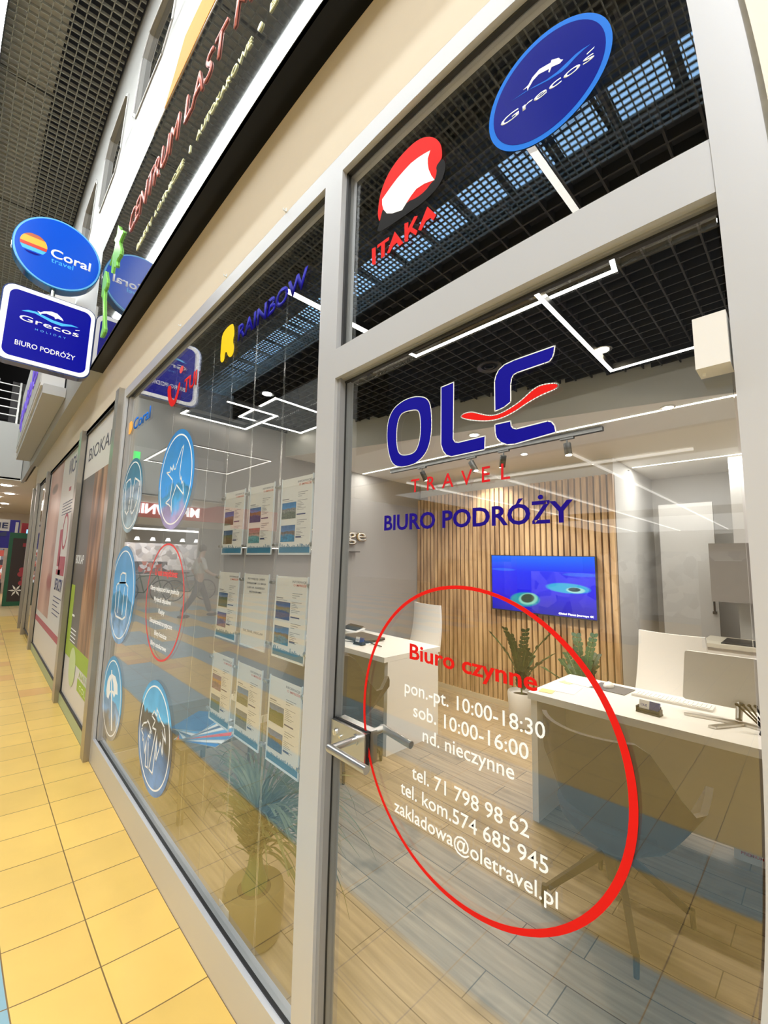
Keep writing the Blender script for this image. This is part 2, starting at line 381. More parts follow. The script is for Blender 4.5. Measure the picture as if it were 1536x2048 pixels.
# ------------------------------------------------------------------ mesh helpers
class MB:
    def __init__(s): s.bm = bmesh.new()
    def box(s, x0, x1, y0, y1, z0, z1):
        bm = s.bm
        v = [bm.verts.new(p) for p in ((x0,y0,z0),(x1,y0,z0),(x1,y1,z0),(x0,y1,z0),(x0,y0,z1),(x1,y0,z1),(x1,y1,z1),(x0,y1,z1))]
        for f in ((3,2,1,0),(4,5,6,7),(0,1,5,4),(1,2,6,5),(2,3,7,6),(3,0,4,7)): bm.faces.new([v[i] for i in f])
        return s
    def boxr(s, c, sz, rz=0, rx=0, ry=0):
        M_ = Matrix.Translation(c) @ Matrix.Rotation(rz, 4, 'Z') @ Matrix.Rotation(ry, 4, 'Y') @ Matrix.Rotation(rx, 4, 'X') @ Matrix.Diagonal((*sz, 1))
        bmesh.ops.create_cube(s.bm, size=1, matrix=M_); return s
    def tube(s, p0, p1, r0, r1=None, n=12, cap=True):
        p0 = Vector(p0); p1 = Vector(p1); r1 = r0 if r1 is None else r1
        d = p1-p0; L = d.length
        if L < 1e-6: return s
        q = d.to_track_quat('Z', 'Y').to_matrix().to_4x4()
        M_ = Matrix.Translation((p0+p1)/2) @ q
        bmesh.ops.create_cone(s.bm, cap_ends=cap, segments=n, radius1=max(r0, 1e-5), radius2=max(r1, 1e-5), depth=L, matrix=M_); return s
    def path(s, pts, r, n=8):
        for a, b in zip(pts, pts[1:]): s.tube(a, b, r, r, n)
        for p in pts[1:-1]: s.ball(p, (r, r, r), 8, 6)
        return s
    def ball(s, c, r, u=16, v=10, rot=None):
        M_ = Matrix.Translation(c) @ (rot if rot else Matrix()) @ Matrix.Diagonal((*r, 1))
        bmesh.ops.create_uvsphere(s.bm, u_segments=u, v_segments=v, radius=1, matrix=M_); return s
    def lathe(s, prof, c=(0, 0, 0), n=32):
        rings = []
        for r, z in prof:
            rings.append([s.bm.verts.new((c[0]+r*math.cos(2*PI*k/n), c[1]+r*math.sin(2*PI*k/n), c[2]+z)) for k in range(n)])
        for a, b in zip(rings, rings[1:]):
            for k in range(n): s.bm.faces.new((a[k], a[(k+1) % n], b[(k+1) % n], b[k]))
        s.bm.faces.new(rings[0][::-1]); s.bm.faces.new(rings[-1]); return s
    def prism(s, pts3, off, holes=None):
        """planar outline (list of 3-D points) pushed along vector off"""
        bm = s.bm; off = Vector(off)
        loops = [pts3]+(holes or [])
        ed = []; allv = []
        for lp in loops:
            vs = [bm.verts.new(p) for p in lp]; allv.append(vs)
            ed += [bm.edges.new((vs[i], vs[(i+1) % len(vs)])) for i in range(len(vs))]
        r = bmesh.ops.triangle_fill(bm, use_beauty=True, use_dissolve=False, edges=ed)
        fs = [g for g in r['geom'] if isinstance(g, bmesh.types.BMFace)]
        back = {}
        for vs in allv:
            for v in vs: back[v] = bm.verts.new(v.co+off)
        for f in fs: bm.faces.new([back[v] for v in f.verts][::-1])
        for vs in allv:
            for i in range(len(vs)):
                a, b = vs[i], vs[(i+1) % len(vs)]
                bm.faces.new((a, b, back[b], back[a]))
        return s
    def stroke(s, pts, w, nrm, t=.0008, closed=True):
        """flat line of width w along planar points; nrm = plane normal"""
        n = len(pts); P = [Vector(p) for p in pts]; nn = Vector(nrm)
        rng = range(n if closed else n-1)
        for i in rng:
            a, b = P[i], P[(i+1) % n]; d = b-a
            if d.length < 1e-5: continue
            d.normalize(); sd = d.cross(nn).normalized()*w/2; a2 = a-d*w*.35; b2 = b+d*w*.35
            q = [a2-sd, b2-sd, b2+sd, a2+sd]
            vs = [s.bm.verts.new(x) for x in q]; s.bm.faces.new(vs)
            vs2 = [s.bm.verts.new(x+nn*t) for x in q]; s.bm.faces.new(vs2[::-1])
            for k in range(4): s.bm.faces.new((vs[k], vs2[k], vs2[(k+1) % 4], vs[(k+1) % 4]))
        return s
    def bevel(s, w, seg=2, ang=40):
        es = [e for e in s.bm.edges if len(e.link_faces) == 2 and e.calc_face_angle(0) > R(ang)]
        bmesh.ops.bevel(s.bm, geom=es, offset=w, segments=seg, profile=.7, affect='EDGES', clamp_overlap=True); return s

def wloc(p):
    v = Vector((0, 0, 0))
    while p is not None:
        v += p.location; p = p.parent
    return v
def obj(name, mb, material, parent=None, smooth=False, local=False):
    bm = mb.bm if isinstance(mb, MB) else mb
    bmesh.ops.recalc_face_normals(bm, faces=bm.faces[:])
    me = bpy.data.meshes.new(name)
    if parent is not None and not local:
        bmesh.ops.translate(bm, verts=bm.verts[:], vec=-wloc(parent))
    bm.to_mesh(me); bm.free()
    me.materials.append(M(material) if isinstance(material, str) else material)
    if smooth:
        me.polygons.foreach_set('use_smooth', [True]*len(me.polygons))
        try: me.set_sharp_from_angle(angle=R(38))
        except Exception: pass
    o = bpy.data.objects.new(name, me); COL.objects.link(o)
    if parent is not None: o.parent = parent
    return o
def tag(o, label, cat, group=None):
    o['label'] = label; o['category'] = cat
    if group: o['group'] = group
    return o
def thing(name, label, cat, loc=(0, 0, 0), rz=0, group=None):
    o = bpy.data.objects.new(name, None); COL.objects.link(o); o.empty_display_size = .05
    o.location = loc; o.rotation_euler = (0, 0, rz)
    return tag(o, label, cat, group)
def struct(name, mb, material, parent=None, smooth=False):
    o = obj(name, mb, material, parent, smooth)
    if parent is None: o['kind'] = 'structure'
    return o
def sroot(name, loc=(0, 0, 0)):
    o = bpy.data.objects.new(name, None); COL.objects.link(o); o.location = loc; o['kind'] = 'structure'; o.empty_display_size = .05
    return o
def dup(root, loc, rz=None, label=None, group=None):
    r = root.copy(); COL.objects.link(r); r.location = loc
    if rz is not None: r.rotation_euler = (0, 0, rz)
    if label: r['label'] = label
    if group: r['group'] = group
    for ch in list(root.children):
        c = ch.copy(); COL.objects.link(c); c.parent = r
        for g in ch.children:
            d = g.copy(); COL.objects.link(d); d.parent = c
    return r

# text as real flat letters, fitted to a box on a plane
def text(mb, s, org, uax, vax, width, cap, bold=0.0, depth=.0008, shear=0.0, spacing=1.0):
    cu = bpy.data.curves.new('t', 'FONT'); cu.body = s; cu.size = 1; cu.offset = bold; cu.resolution_u = 3; cu.space_character = spacing
    cu.shear = shear
    o = bpy.data.objects.new('t', cu); COL.objects.link(o)
    dg = bpy.context.evaluated_depsgraph_get(); me = bpy.data.meshes.new_from_object(o.evaluated_get(dg))
    bpy.data.objects.remove(o); bpy.data.curves.remove(cu)
    if not len(me.vertices): return mb
    xs = [v.co.x for v in me.vertices]; x0, x1 = min(xs), max(xs)
    CAP = .73
    uax = Vector(uax).normalized(); vax = Vector(vax).normalized(); n = uax.cross(vax); org = Vector(org)
    k = len(mb.bm.verts)
    tb = bmesh.new(); tb.from_mesh(me); bpy.data.meshes.remove(me)
    for v in tb.verts:
        p = v.co.copy()
        v.co = org+uax*((p.x-x0)/(x1-x0)*width)+vax*(p.y/CAP*cap)
    r = bmesh.ops.extrude_face_region(tb, geom=tb.faces[:])
    bmesh.ops.translate(tb, verts=[g for g in r['geom'] if isinstance(g, bmesh.types.BMVert)], vec=n*depth)
    tmp = bpy.data.meshes.new('tt'); tb.to_mesh(tmp); tb.free(); mb.bm.from_mesh(tmp); bpy.data.meshes.remove(tmp)
    return mb
def split_text(name, mb, m, parent, gap):
    """one object per word (or widely spaced letter)"""
    bm = mb.bm; bm.verts.ensure_lookup_table(); seen = set(); comps = []
    for v in bm.verts:
        if v in seen: continue
        st = [v]; comp = []; seen.add(v)
        while st:
            a = st.pop(); comp.append(a)
            for e in a.link_edges:
                o = e.other_vert(a)
                if o not in seen: seen.add(o); st.append(o)
        comps.append((min(x.co.x for x in comp), max(x.co.x for x in comp), comp))
    comps.sort(key=lambda c: c[0]); groups = []
    for c in comps:
        if groups and c[0]-groups[-1][1] < gap: groups[-1][2].extend(c[2]); groups[-1][1] = max(groups[-1][1], c[1])
        else: groups.append([c[0], c[1], list(c[2])])
    out = []
    for g in groups:
        nb = bmesh.new(); mp = {v: nb.verts.new(v.co) for v in g[2]}; fs = {f for v in g[2] for f in v.link_faces}
        for f in fs:
            try: nb.faces.new([mp[v] for v in f.verts])
            except ValueError: pass
        out.append(obj(name, nb, m, parent))
    bm.free(); return out
UX, UZ, UY = (1, 0, 0), (0, 0, 1), (0, 1, 0)
def P3(pts, y): return [(x, y, z) for x, z in pts]
def PX(pts, x): return [(x, y, z) for y, z in pts]
def circ(cx, cz, r, y, n=48, rz=None): return [(cx+r*math.cos(2*PI*k/n), y, cz+(rz or r)*math.sin(2*PI*k/n)) for k in range(n)]
def smooth_loop(pts, it=2):
    for _ in range(it):
        q = []
        n = len(pts)
        for i in range(n):
            a, b = pts[i], pts[(i+1) % n]
            q.append(tuple(a[k]*.75+b[k]*.25 for k in range(len(a)))); q.append(tuple(a[k]*.25+b[k]*.75 for k in range(len(a))))
        pts = q
    return pts
D = {
'logo_o': [(-0.695,1.791),(-0.691,1.821),(-0.673,1.847),(-0.64,1.858),(-0.613,1.859),(-0.587,1.855),(-0.559,1.843),(-0.546,1.82),(-0.542,1.771),(-0.545,1.737),(-0.557,1.708),(-0.586,1.689),(-0.614,1.686),(-0.644,1.687),(-0.671,1.699),(-0.686,1.728),(-0.693,1.76)],
'logo_o_in': [(-0.659,1.768),(-0.658,1.798),(-0.649,1.822),(-0.634,1.828),(-0.595,1.824),(-0.583,1.816),(-0.578,1.793),(-0.577,1.758),(-0.583,1.731),(-0.596,1.715),(-0.63,1.715),(-0.648,1.723),(-0.656,1.741)],
'logo_l': [(-0.517,1.856),(-0.481,1.857),(-0.48,1.743),(-0.48,1.726),(-0.475,1.718),(-0.466,1.715),(-0.399,1.715),(-0.4,1.686),(-0.484,1.686),(-0.498,1.692),(-0.508,1.704),(-0.514,1.72)],
'logo_e_up': [(-0.253,1.855),(-0.255,1.842),(-0.258,1.834),(-0.264,1.828),(-0.273,1.828),(-0.328,1.828),(-0.336,1.826),(-0.34,1.82),(-0.342,1.808),(-0.342,1.772),(-0.356,1.765),(-0.367,1.763),(-0.377,1.762),(-0.378,1.826),(-0.375,1.837),(-0.369,1.847),(-0.356,1.854),(-0.334,1.856)],
'logo_e_low': [(-0.377,1.734),(-0.342,1.733),(-0.341,1.723),(-0.337,1.717),(-0.33,1.714),(-0.269,1.715),(-0.262,1.712),(-0.256,1.703),(-0.254,1.69),(-0.334,1.684),(-0.35,1.686),(-0.364,1.694),(-0.373,1.705),(-0.376,1.716)],
'swoosh': [(-0.462,1.771),(-0.455,1.777),(-0.433,1.776),(-0.415,1.767),(-0.391,1.756),(-0.372,1.753),(-0.35,1.757),(-0.322,1.767),(-0.296,1.784),(-0.279,1.788),(-0.252,1.783),(-0.247,1.776),(-0.253,1.771),(-0.28,1.768),(-0.308,1.76),(-0.334,1.749),(-0.362,1.743),(-0.388,1.744),(-0.422,1.753),(-0.448,1.763)],
'dolphin': [(-0.3,2.45),(-0.292,2.451),(-0.288,2.452),(-0.278,2.463),(-0.262,2.469),(-0.238,2.463),(-0.236,2.468),(-0.221,2.459),(-0.218,2.452),(-0.213,2.447),(-0.22,2.444),(-0.237,2.451),(-0.242,2.442),(-0.244,2.445),(-0.242,2.451),(-0.264,2.458),(-0.277,2.454),(-0.285,2.446),(-0.287,2.445),(-0.29,2.439),(-0.291,2.448)],
'wave': [(-0.328,2.446),(-0.3,2.441),(-0.275,2.437),(-0.25,2.43),(-0.227,2.429),(-0.206,2.433),(-0.189,2.437),(-0.175,2.437),(-0.159,2.434),(-0.175,2.433),(-0.19,2.429),(-0.205,2.423),(-0.218,2.421),(-0.244,2.425),(-0.267,2.432),(-0.296,2.442)],
'grecos_outer': [(-0.384,2.436),(-0.157,2.511),(-0.12,2.426),(-0.321,2.305),(-0.27,2.545),(-0.337,2.51),(-0.127,2.389),(-0.165,2.326),(-0.224,2.3),(-0.372,2.485),(-0.22,2.546),(-0.363,2.358)],
'grecos_text': [(-0.353,2.404),(-0.345,2.415),(-0.277,2.398),(-0.278,2.414),(-0.179,2.397),(-0.156,2.395)],
'itaka_red': [(-0.742,2.408),(-0.749,2.43),(-0.75,2.446),(-0.745,2.486),(-0.734,2.512),(-0.716,2.536),(-0.689,2.554),(-0.657,2.563),(-0.624,2.566),(-0.6,2.563),(-0.576,2.553),(-0.553,2.535),(-0.537,2.517),(-0.524,2.493),(-0.519,2.473),(-0.518,2.448),(-0.524,2.443),(-0.537,2.435),(-0.533,2.417),(-0.541,2.4),(-0.552,2.401),(-0.572,2.39),(-0.602,2.39),(-0.634,2.399),(-0.712,2.416)],
'itaka_black': [(-0.742,2.406),(-0.732,2.434),(-0.728,2.44),(-0.712,2.416),(-0.69,2.402),(-0.653,2.388),(-0.634,2.401),(-0.602,2.39),(-0.572,2.39),(-0.549,2.4),(-0.541,2.4),(-0.534,2.418),(-0.537,2.435),(-0.524,2.443),(-0.511,2.438),(-0.506,2.409),(-0.519,2.38),(-0.545,2.367),(-0.585,2.362),(-0.633,2.365),(-0.697,2.37),(-0.752,2.378)],
'itaka_sail': [(-0.733,2.474),(-0.7,2.489),(-0.674,2.499),(-0.648,2.505),(-0.623,2.509),(-0.599,2.507),(-0.578,2.503),(-0.556,2.497),(-0.564,2.479),(-0.564,2.464),(-0.561,2.445),(-0.552,2.421),(-0.541,2.4),(-0.574,2.413),(-0.602,2.417),(-0.619,2.41),(-0.634,2.401),(-0.653,2.388),(-0.69,2.402),(-0.712,2.416),(-0.726,2.437),(-0.732,2.456)],
'itaka_t0': [(-0.771,2.342),(-0.755,2.338),(-0.753,2.284),(-0.768,2.291)],
'itaka_t1': [(-0.748,2.34),(-0.701,2.338),(-0.701,2.328),(-0.717,2.329),(-0.717,2.289),(-0.731,2.29),(-0.732,2.331),(-0.748,2.33)],
'itaka_t2': [(-0.679,2.341),(-0.646,2.288),(-0.661,2.287),(-0.67,2.303),(-0.684,2.301),(-0.697,2.288),(-0.708,2.292)],
'itaka_t3': [(-0.643,2.342),(-0.629,2.338),(-0.629,2.319),(-0.608,2.341),(-0.596,2.335),(-0.615,2.314),(-0.596,2.293),(-0.602,2.284),(-0.622,2.306),(-0.628,2.302),(-0.629,2.283),(-0.641,2.288)],
'itaka_t4': [(-0.564,2.341),(-0.535,2.299),(-0.545,2.29),(-0.554,2.303),(-0.568,2.303),(-0.584,2.286),(-0.594,2.294)],
'tui_smile': [(-2.616,2.471),(-2.544,2.466),(-2.54,2.404),(-2.503,2.362),(-2.47,2.349),(-2.432,2.374),(-2.409,2.437),(-2.376,2.431),(-2.405,2.351),(-2.456,2.314),(-2.52,2.321),(-2.582,2.383)],
'tui_text': [(-2.309,2.362),(-2.309,2.437),(-2.117,2.335),(-2.151,2.434)],
'tui_dot': [(-2.381,2.529),(-2.371,2.483),(-2.41,2.515),(-2.347,2.499)],
'rainbow_r': [(-1.702,2.498),(-1.686,2.45),(-1.7,2.418),(-1.682,2.387),(-1.686,2.352),(-1.717,2.346),(-1.744,2.365),(-1.762,2.391),(-1.779,2.391),(-1.782,2.355),(-1.81,2.352),(-1.83,2.374),(-1.829,2.454),(-1.825,2.498),(-1.78,2.512),(-1.723,2.51)],
'icon_plane': [(-2.24,2.04),(-2.266,2.026),(-2.304,1.98),(-2.335,1.943),(-2.342,1.926),(-2.367,1.926),(-2.385,1.957),(-2.392,1.922),(-2.43,1.949),(-2.431,1.919),(-2.492,1.925),(-2.433,1.897),(-2.377,1.868),(-2.38,1.849),(-2.395,1.766),(-2.465,1.747),(-2.408,1.733),(-2.373,1.718),(-2.348,1.681),(-2.369,1.753),(-2.305,1.833),(-2.244,1.799),(-2.186,1.768),(-2.201,1.808),(-2.212,1.843),(-2.228,1.831),(-2.241,1.87),(-2.251,1.851),(-2.27,1.895),(-2.259,1.973)],
'icon_flip1': [(-3.408,1.972),(-3.351,1.986),(-3.292,1.99),(-3.267,1.955),(-3.256,1.845),(-3.267,1.806),(-3.268,1.761),(-3.311,1.737),(-3.367,1.768),(-3.39,1.853)],
'icon_flip2': [(-3.173,1.981),(-3.103,1.961),(-3.047,1.941),(-3.046,1.907),(-3.069,1.815),(-3.113,1.763),(-3.173,1.728),(-3.213,1.761),(-3.198,1.844),(-3.186,1.927)],
'icon_case': [(-3.387,1.244),(-3.319,1.261),(-3.162,1.27),(-3.087,1.248),(-3.081,1.207),(-3.081,1.057),(-3.155,1.031),(-3.338,1.034),(-3.372,1.061),(-3.389,1.203)],
'icon_case_handle': [(-3.311,1.262),(-3.304,1.316),(-3.256,1.332),(-3.168,1.329),(-3.152,1.27)],
'icon_umb': [(-3.295,0.658),(-3.19,0.661),(-3.119,0.624),(-3.097,0.567),(-3.15,0.56),(-3.18,0.53),(-3.218,0.544),(-3.264,0.552),(-3.302,0.524),(-3.324,0.487),(-3.376,0.49),(-3.405,0.528),(-3.393,0.591),(-3.352,0.632)],
'icon_umb_in': [(-3.284,0.647),(-3.228,0.61),(-3.198,0.564),(-3.263,0.56),(-3.301,0.541),(-3.317,0.591)],
'icon_umb_pole': [(-3.316,0.678),(-3.293,0.682),(-3.158,0.33),(-3.186,0.324)],
'icon_palm1': [(-2.442,0.594),(-2.409,0.581),(-2.365,0.553),(-2.397,0.549),(-2.379,0.524),(-2.423,0.527),(-2.408,0.499),(-2.382,0.378),(-2.428,0.372),(-2.44,0.506),(-2.452,0.427),(-2.487,0.487),(-2.507,0.473),(-2.5,0.504),(-2.541,0.518),(-2.517,0.535),(-2.533,0.535),(-2.509,0.561),(-2.454,0.581)],
'icon_palm2': [(-2.312,0.688),(-2.281,0.672),(-2.235,0.649),(-2.18,0.634),(-2.146,0.571),(-2.214,0.609),(-2.187,0.586),(-2.179,0.504),(-2.225,0.559),(-2.229,0.524),(-2.269,0.449),(-2.279,0.574),(-2.305,0.377),(-2.366,0.379),(-2.298,0.588),(-2.359,0.581),(-2.322,0.625),(-2.381,0.634),(-2.347,0.665),(-2.299,0.65)],
'figure1': [(-3.876,4.254),(-3.776,4.13),(-3.578,4.016),(-3.702,4.014),(-3.752,4.002),(-3.634,3.882),(-3.639,3.827),(-3.762,3.86),(-3.72,3.767),(-3.873,3.854),(-3.891,3.943),(-3.933,3.784),(-3.974,3.988),(-3.963,4.044),(-4.113,3.951),(-3.883,4.072),(-4.004,4.181),(-3.899,4.156),(-3.895,4.215)],
'figure2': [(-4.26,4.035),(-4.175,3.92),(-4.094,3.841),(-4.133,3.785),(-4.214,3.8),(-4.005,3.387),(-3.938,3.313),(-4.041,3.296),(-4.132,3.319),(-4.044,3.404),(-4.254,3.793),(-4.313,3.77),(-4.33,3.908),(-4.348,3.996)],
'hex0': [(-3.463,6.228),(-3.933,6.204),(-3.984,5.4),(-3.767,5.376),(-3.104,5.315),(-3.044,5.445),(-3.014,5.696)],
'hex1': [(-4.668,6.273),(-5.442,6.208),(-5.474,5.415),(-5.278,5.412),(-4.616,5.324),(-4.535,5.492)],
'banner': [(-2.175,4.704),(-2.533,4.784),(-2.599,4.349),(-2.372,4.261),(-2.228,4.471),(-1.953,4.441)],
'b_dol': [(-0.549,3.568),(-0.525,3.563),(-0.503,3.584),(-0.451,3.603),(-0.409,3.601),(-0.368,3.57),(-0.357,3.551),(-0.398,3.558),(-0.418,3.545),(-0.426,3.562),(-0.484,3.569),(-0.518,3.554),(-0.522,3.54)],
'b_wave': [(-0.654,3.526),(-0.611,3.549),(-0.559,3.556),(-0.505,3.544),(-0.431,3.527),(-0.358,3.526),(-0.296,3.54),(-0.242,3.534),(-0.301,3.522),(-0.367,3.498),(-0.441,3.503),(-0.503,3.521),(-0.563,3.538)],
}
# ================================================================== SETTING
# mall and shop floors
struct('floor', MB().box(-27, 4, -22, .0, -.05, 0).box(-27, -3.56, 0, .3, -.05, 0).box(-27, -10.85, .3, 3, -.05, 0), 'mall_tiles')
struct('floor', MB().box(-3.52, 2.2, .0, 5.2, -.05, 0), 'wood_tiles')

# shop envelope
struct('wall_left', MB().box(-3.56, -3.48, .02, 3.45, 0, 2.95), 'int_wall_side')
struct('wall_back', MB().box(-3.56, -1.18, 3.41, 3.5, 0, 2.46), 'int_wall')
struct('wall_back', MB().box(-1.19, 2.2, 4.75, 4.85, 0, 2.46), 'int_wall')
struct('wall_right', MB().box(2.1, 2.2, .02, 4.8, 0, 2.95), 'int_wall')
struct('wall_partition', MB().box(-.42, 2.1, 4.0, 4.1, 0, 2.46), 'int_wall')
# lowered white ceiling with its slanted front edge
def slant(x): return 1.35+(x+3.46)*.29
b = MB(); b.prism([(-3.5, slant(-3.5), 2.45), (2.15, slant(2.15), 2.45), (2.15, 4.85, 2.45), (-3.5, 4.85, 2.45)], (0, 0, .04))
struct('ceiling', b, 'int_ceiling')
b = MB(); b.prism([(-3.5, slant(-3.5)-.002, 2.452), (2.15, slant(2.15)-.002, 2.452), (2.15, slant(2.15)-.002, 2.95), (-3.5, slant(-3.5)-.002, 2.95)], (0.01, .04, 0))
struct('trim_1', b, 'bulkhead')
# black open-cell ceiling of the shop
b = MB()
x = -3.46
while x < 2.1: b.box(x-.0035, x+.0035, .06, slant(x)-.01, 2.68, 2.72); x += .092
y = .07
while y < 2.95:
    xa = max(-3.47, (y-1.34)/.29-3.46) if y > slant(-3.46) else -3.47
    b.box(xa, 2.1, y-.0035, y+.0035, 2.681, 2.719); y += .068
struct('ceiling', b, 'grid_int')
struct('ceiling', MB().box(-3.56, 2.2, .02, 4.85, 2.98, 3.02), 'black')

# beige band over the shop fronts, black soffit, upper wall
b = MB().box(-10.85, 2.6, .0, .05, 2.7295, 3.2)
b.box(-10.85, -3.72, .0, .05, 2.70, 2.74)
struct('wall_front', b, 'beige')
struct('wall_back', MB().box(-1.2, -1.19, 3.5, 4.8, 0, 2.46), 'int_wall')
struct('trim_2', MB().box(-10.85, -4.64, -.108, .05, 3.2, 3.23), 'upper_wall')
struct('trim_2', MB().box(-4.64, 2.6, -.112, .05, 3.2, 3.23), 'black_under')
# upper wall with chamfered windows (solid strips between openings)
b = MB()
yw0, yw1 = -.108, -.05
b.box(-16, 2.6, yw0, yw1, 6.27, 7.2); b.box(-13.99, 2.6, yw0, yw1, 3.231, 5.34)
wins = []
xw = -.06
while xw > -15: wins.append(xw); xw -= 1.475
prev = 2.6
for xr in wins:
    b.box(xr-.0, prev, yw0, yw1, 5.33, 6.28); prev = xr-.97
    for (cx, cz, sx, sz) in ((xr, 6.27, -1, -1), (xr-.97, 6.27, 1, -1), (xr, 5.34, -1, 1), (xr-.97, 5.34, 1, 1)):
        b.prism([(cx, yw0, cz), (cx+sx*.14, yw0, cz), (cx, yw0, cz+sz*.14)], (0, yw1-yw0, 0))
b.box(-16, prev, yw0, yw1, 5.33, 6.28)
struct('wall_upper', b, 'upper_wall')
b = MB()
for xr in wins:
    b.box(xr-.97, xr, -.075, -.07, 5.34, 6.27)
struct('window_upper', b, 'black_gloss')
b = MB()
for xr in wins:
    b.stroke([(xr-.14, -.110, 6.29), (xr-.83, -.110, 6.29), (xr-.99, -.110, 6.13), (xr-.99, -.110, 5.48), (xr-.83, -.110, 5.32), (xr-.14, -.110, 5.32), (xr+.02, -.110, 5.48), (xr+.02, -.110, 6.13)], .03, (0, -1, 0), .008)
struct('trim_3', b, 'grey_panel')
struct('wall_front', MB().box(-10.85, 2.6, .05, .09, 2.73, 7.2), 'dark_plenum')

# mall ceiling: open cells, boards above, skylight strips
b = MB()
x = -15.95
while x < 3: b.box(x-.005, x+.005, -5.0, -.13, 7.1, 7.14); x += .1
y = -.18
while y > -5.0: b.box(-16, 3, y-.005, y+.005, 7.1, 7.14); y -= .1
struct('ceiling', b, 'grid_mall')
struct('ceiling', MB().box(-28, 4, -22, .1, 7.9, 7.95), 'dark_plenum')
struct('trim_4', MB().box(-16, 3, -1.75, -.71, 7.3, 7.32), 'plenum_board')
b = MB()
xs = .125
while xs > -15:
    b.box(xs-.63, xs, -4.85, -4.28, 7.42, 7.43); xs -= .785
struct('window_skylight', b, 'sky_cell')
b = MB()
for xb in (0.6, -1.4, -3.6, -6.0, -8.6, -11.4): b.tube((xb, -5, 7.30), (xb-.3, -.2, 7.30), .03, n=8)
b.box(-16, 3, -3.4, -3.3, 7.25, 7.45); b.box(-16, 3, -2.4, -2.32, 7.22, 7.4)
struct('trim_5', b, 'black')
# opposite side of the mall: white upper wall, deep bright store
b = MB().box(-8.3, 3, -5.1, -5.0, 3.1, 3.8).box(-16, -7.0, -5.1+.0, -5.0, 3.8, 6.1).box(-16, -8.3, -5.1+.0, -5.0, 3.4, 3.8)
b.box(-8.6, -8.1, -5.3, -5.0, 0, 3.4)
struct('wall_opposite', b, 'opp_wall')
struct('wall_opposite', MB().box(-7.2, 3, -6.4, -6.3, 3.7, 7.2), 'dark_plenum')
struct('wall_opposite', MB().box(-8.3, 3, -21.8, -21.7, 0, 3.1), 'store_white')
struct('ceiling', MB().box(-8.3, 3, -21.7, -5.1, 3.1, 3.14), 'int_ceiling')
struct('wall_right', MB().box(3.0, 3.08, -22, .0, 0, 7.2), 'store_white')
struct('wall_right', MB().box(.071, 2.6, -.012, .04, 0, 3.2), 'soffit_white')

# end of the mall: fascia with balcony, soffit, far store
struct('wall_end', MB().box(-14.2, -14.0, -5.2, -.12, 3.3, 4.75), 'grey_panel')
struct('wall_end', MB().box(-26.2, -26, -8, 3, 0, 7.2), 'soffit_white')
struct('wall_end', MB().box(-26, -10.85, 3.0, 3.1, 0, 3.3), 'store_inside')
struct('ceiling', MB().box(-26, -14.0, -5.2, 3, 3.28, 3.34).box(-14.0, -10.85, .0, 3, 3.28, 3.34), 'soffit_white')
struct('wall_end', MB().box(-16.1, -16.0, -8.2, -5.1+.0, 0, 6.1), 'upper_wall')
struct('wall_end', MB().box(-26, -10.85, -.0, .4, 3.342, 7.2), 'upper_wall')
struct('wall_balcony_back', MB().box(-24.1, -24, -5.2, .4, 4.0, 7.2), 'store_dark')

# ------------------------------------------------------------------ shop front frames
FD = .06
w1 = sroot('window_1', (-2.25, 0, .0))
b = MB()
b.box(-3.55, -.977, 0, FD, 2.661, 2.729)            # head
b.box(-3.55, -.977, 0, FD, 0, .167)                 # sill rail
b.box(-3.60, -3.545, 0, FD, 0, 2.729)
b.bevel(.0015, 1)
struct('frame', b, 'frame', w1)
b = MB()
b.box(-3.545, -.977, .018, .029, 2.650, 2.661); b.box(-3.545, -.977, .018, .029, .167, .1715)
b.box(-3.545, -3.535, .018, .029, .17, 2.66); b.box(-.983, -.977, .018, .029, .17, 2.66)
struct('gasket', b, 'gasket', w1)
struct('pane', MB().box(-3.545, -.977, .03, .037, .167, 2.661), 'glass', w1)
struct('trim_6', MB().box(-.977, -.888, 0, FD, 0, 2.729).bevel(.0015, 1), 'frame')   # mullion
w2 = sroot('window_2', (-.44, 0, 2.3))
b = MB().box(-.888, 0, 0, FD, 2.661, 2.729).box(-.888, 0, 0, .034, 1.984, 2.073)
b.bevel(.0015, 1)
struct('frame', b, 'frame', w2)
b = MB().box(-.888, 0, .018, .029, 2.652, 2.661).box(-.888, -.879, .018, .029, 2.073, 2.661)
struct('gasket', b, 'gasket', w2)
struct('pane', MB().box(-.888, 0, .03, .037, 2.073, 2.661), 'glass', w2)
struct('trim_7', MB().box(0, .063, -.002, FD, 0, 2.729).bevel(.002, 1), 'frame')     # right post
struct('trim_8', MB().box(.063, .072, .004, .03, 0, 3.2), 'concrete_strip')
b = MB().box(-3.6, .063, 0, FD, 2.70, 2.735)
b.bm.free()

d1 = sroot('door_1', (-.44, .03, 0))
struct('pane', MB().box(-.872, -.006, .0335, .0415, .012, 1.972), 'glass', d1)
b = MB().box(-.888, -.874, .010, FD, 0, 1.984).box(-.874, 0, .018, .032, 1.979, 1.984)
struct('jamb', b, 'frame_inner', d1)
b = MB().box(-.8745, -.8725, .029, .034, 0, 1.98).box(-.874, -.002, .026, .033, 1.974, 1.979)
struct('gasket', b, 'gasket', d1)
b = MB().box(-.868, -.735, .019, .0335, .955, 1.031).bevel(.002, 2); b.box(-.868, -.738, .0415, .064, .955, 1.031)
lk = struct('lock_case', b, 'steel', d1)
b = MB().box(-.735, -.7335, .024, .0335, .957, 1.030).box(-.868, -.735, .030, .0335, 1.031, 1.034); struct('lock_shadow_gap', b, 'gasket', lk)
b = MB().tube((-.846, .019, 1.006), (-.846, .012, 1.006), .0085, .0075, 16).box(-.8475, -.8445, .010, .013, 1.000, 1.012)
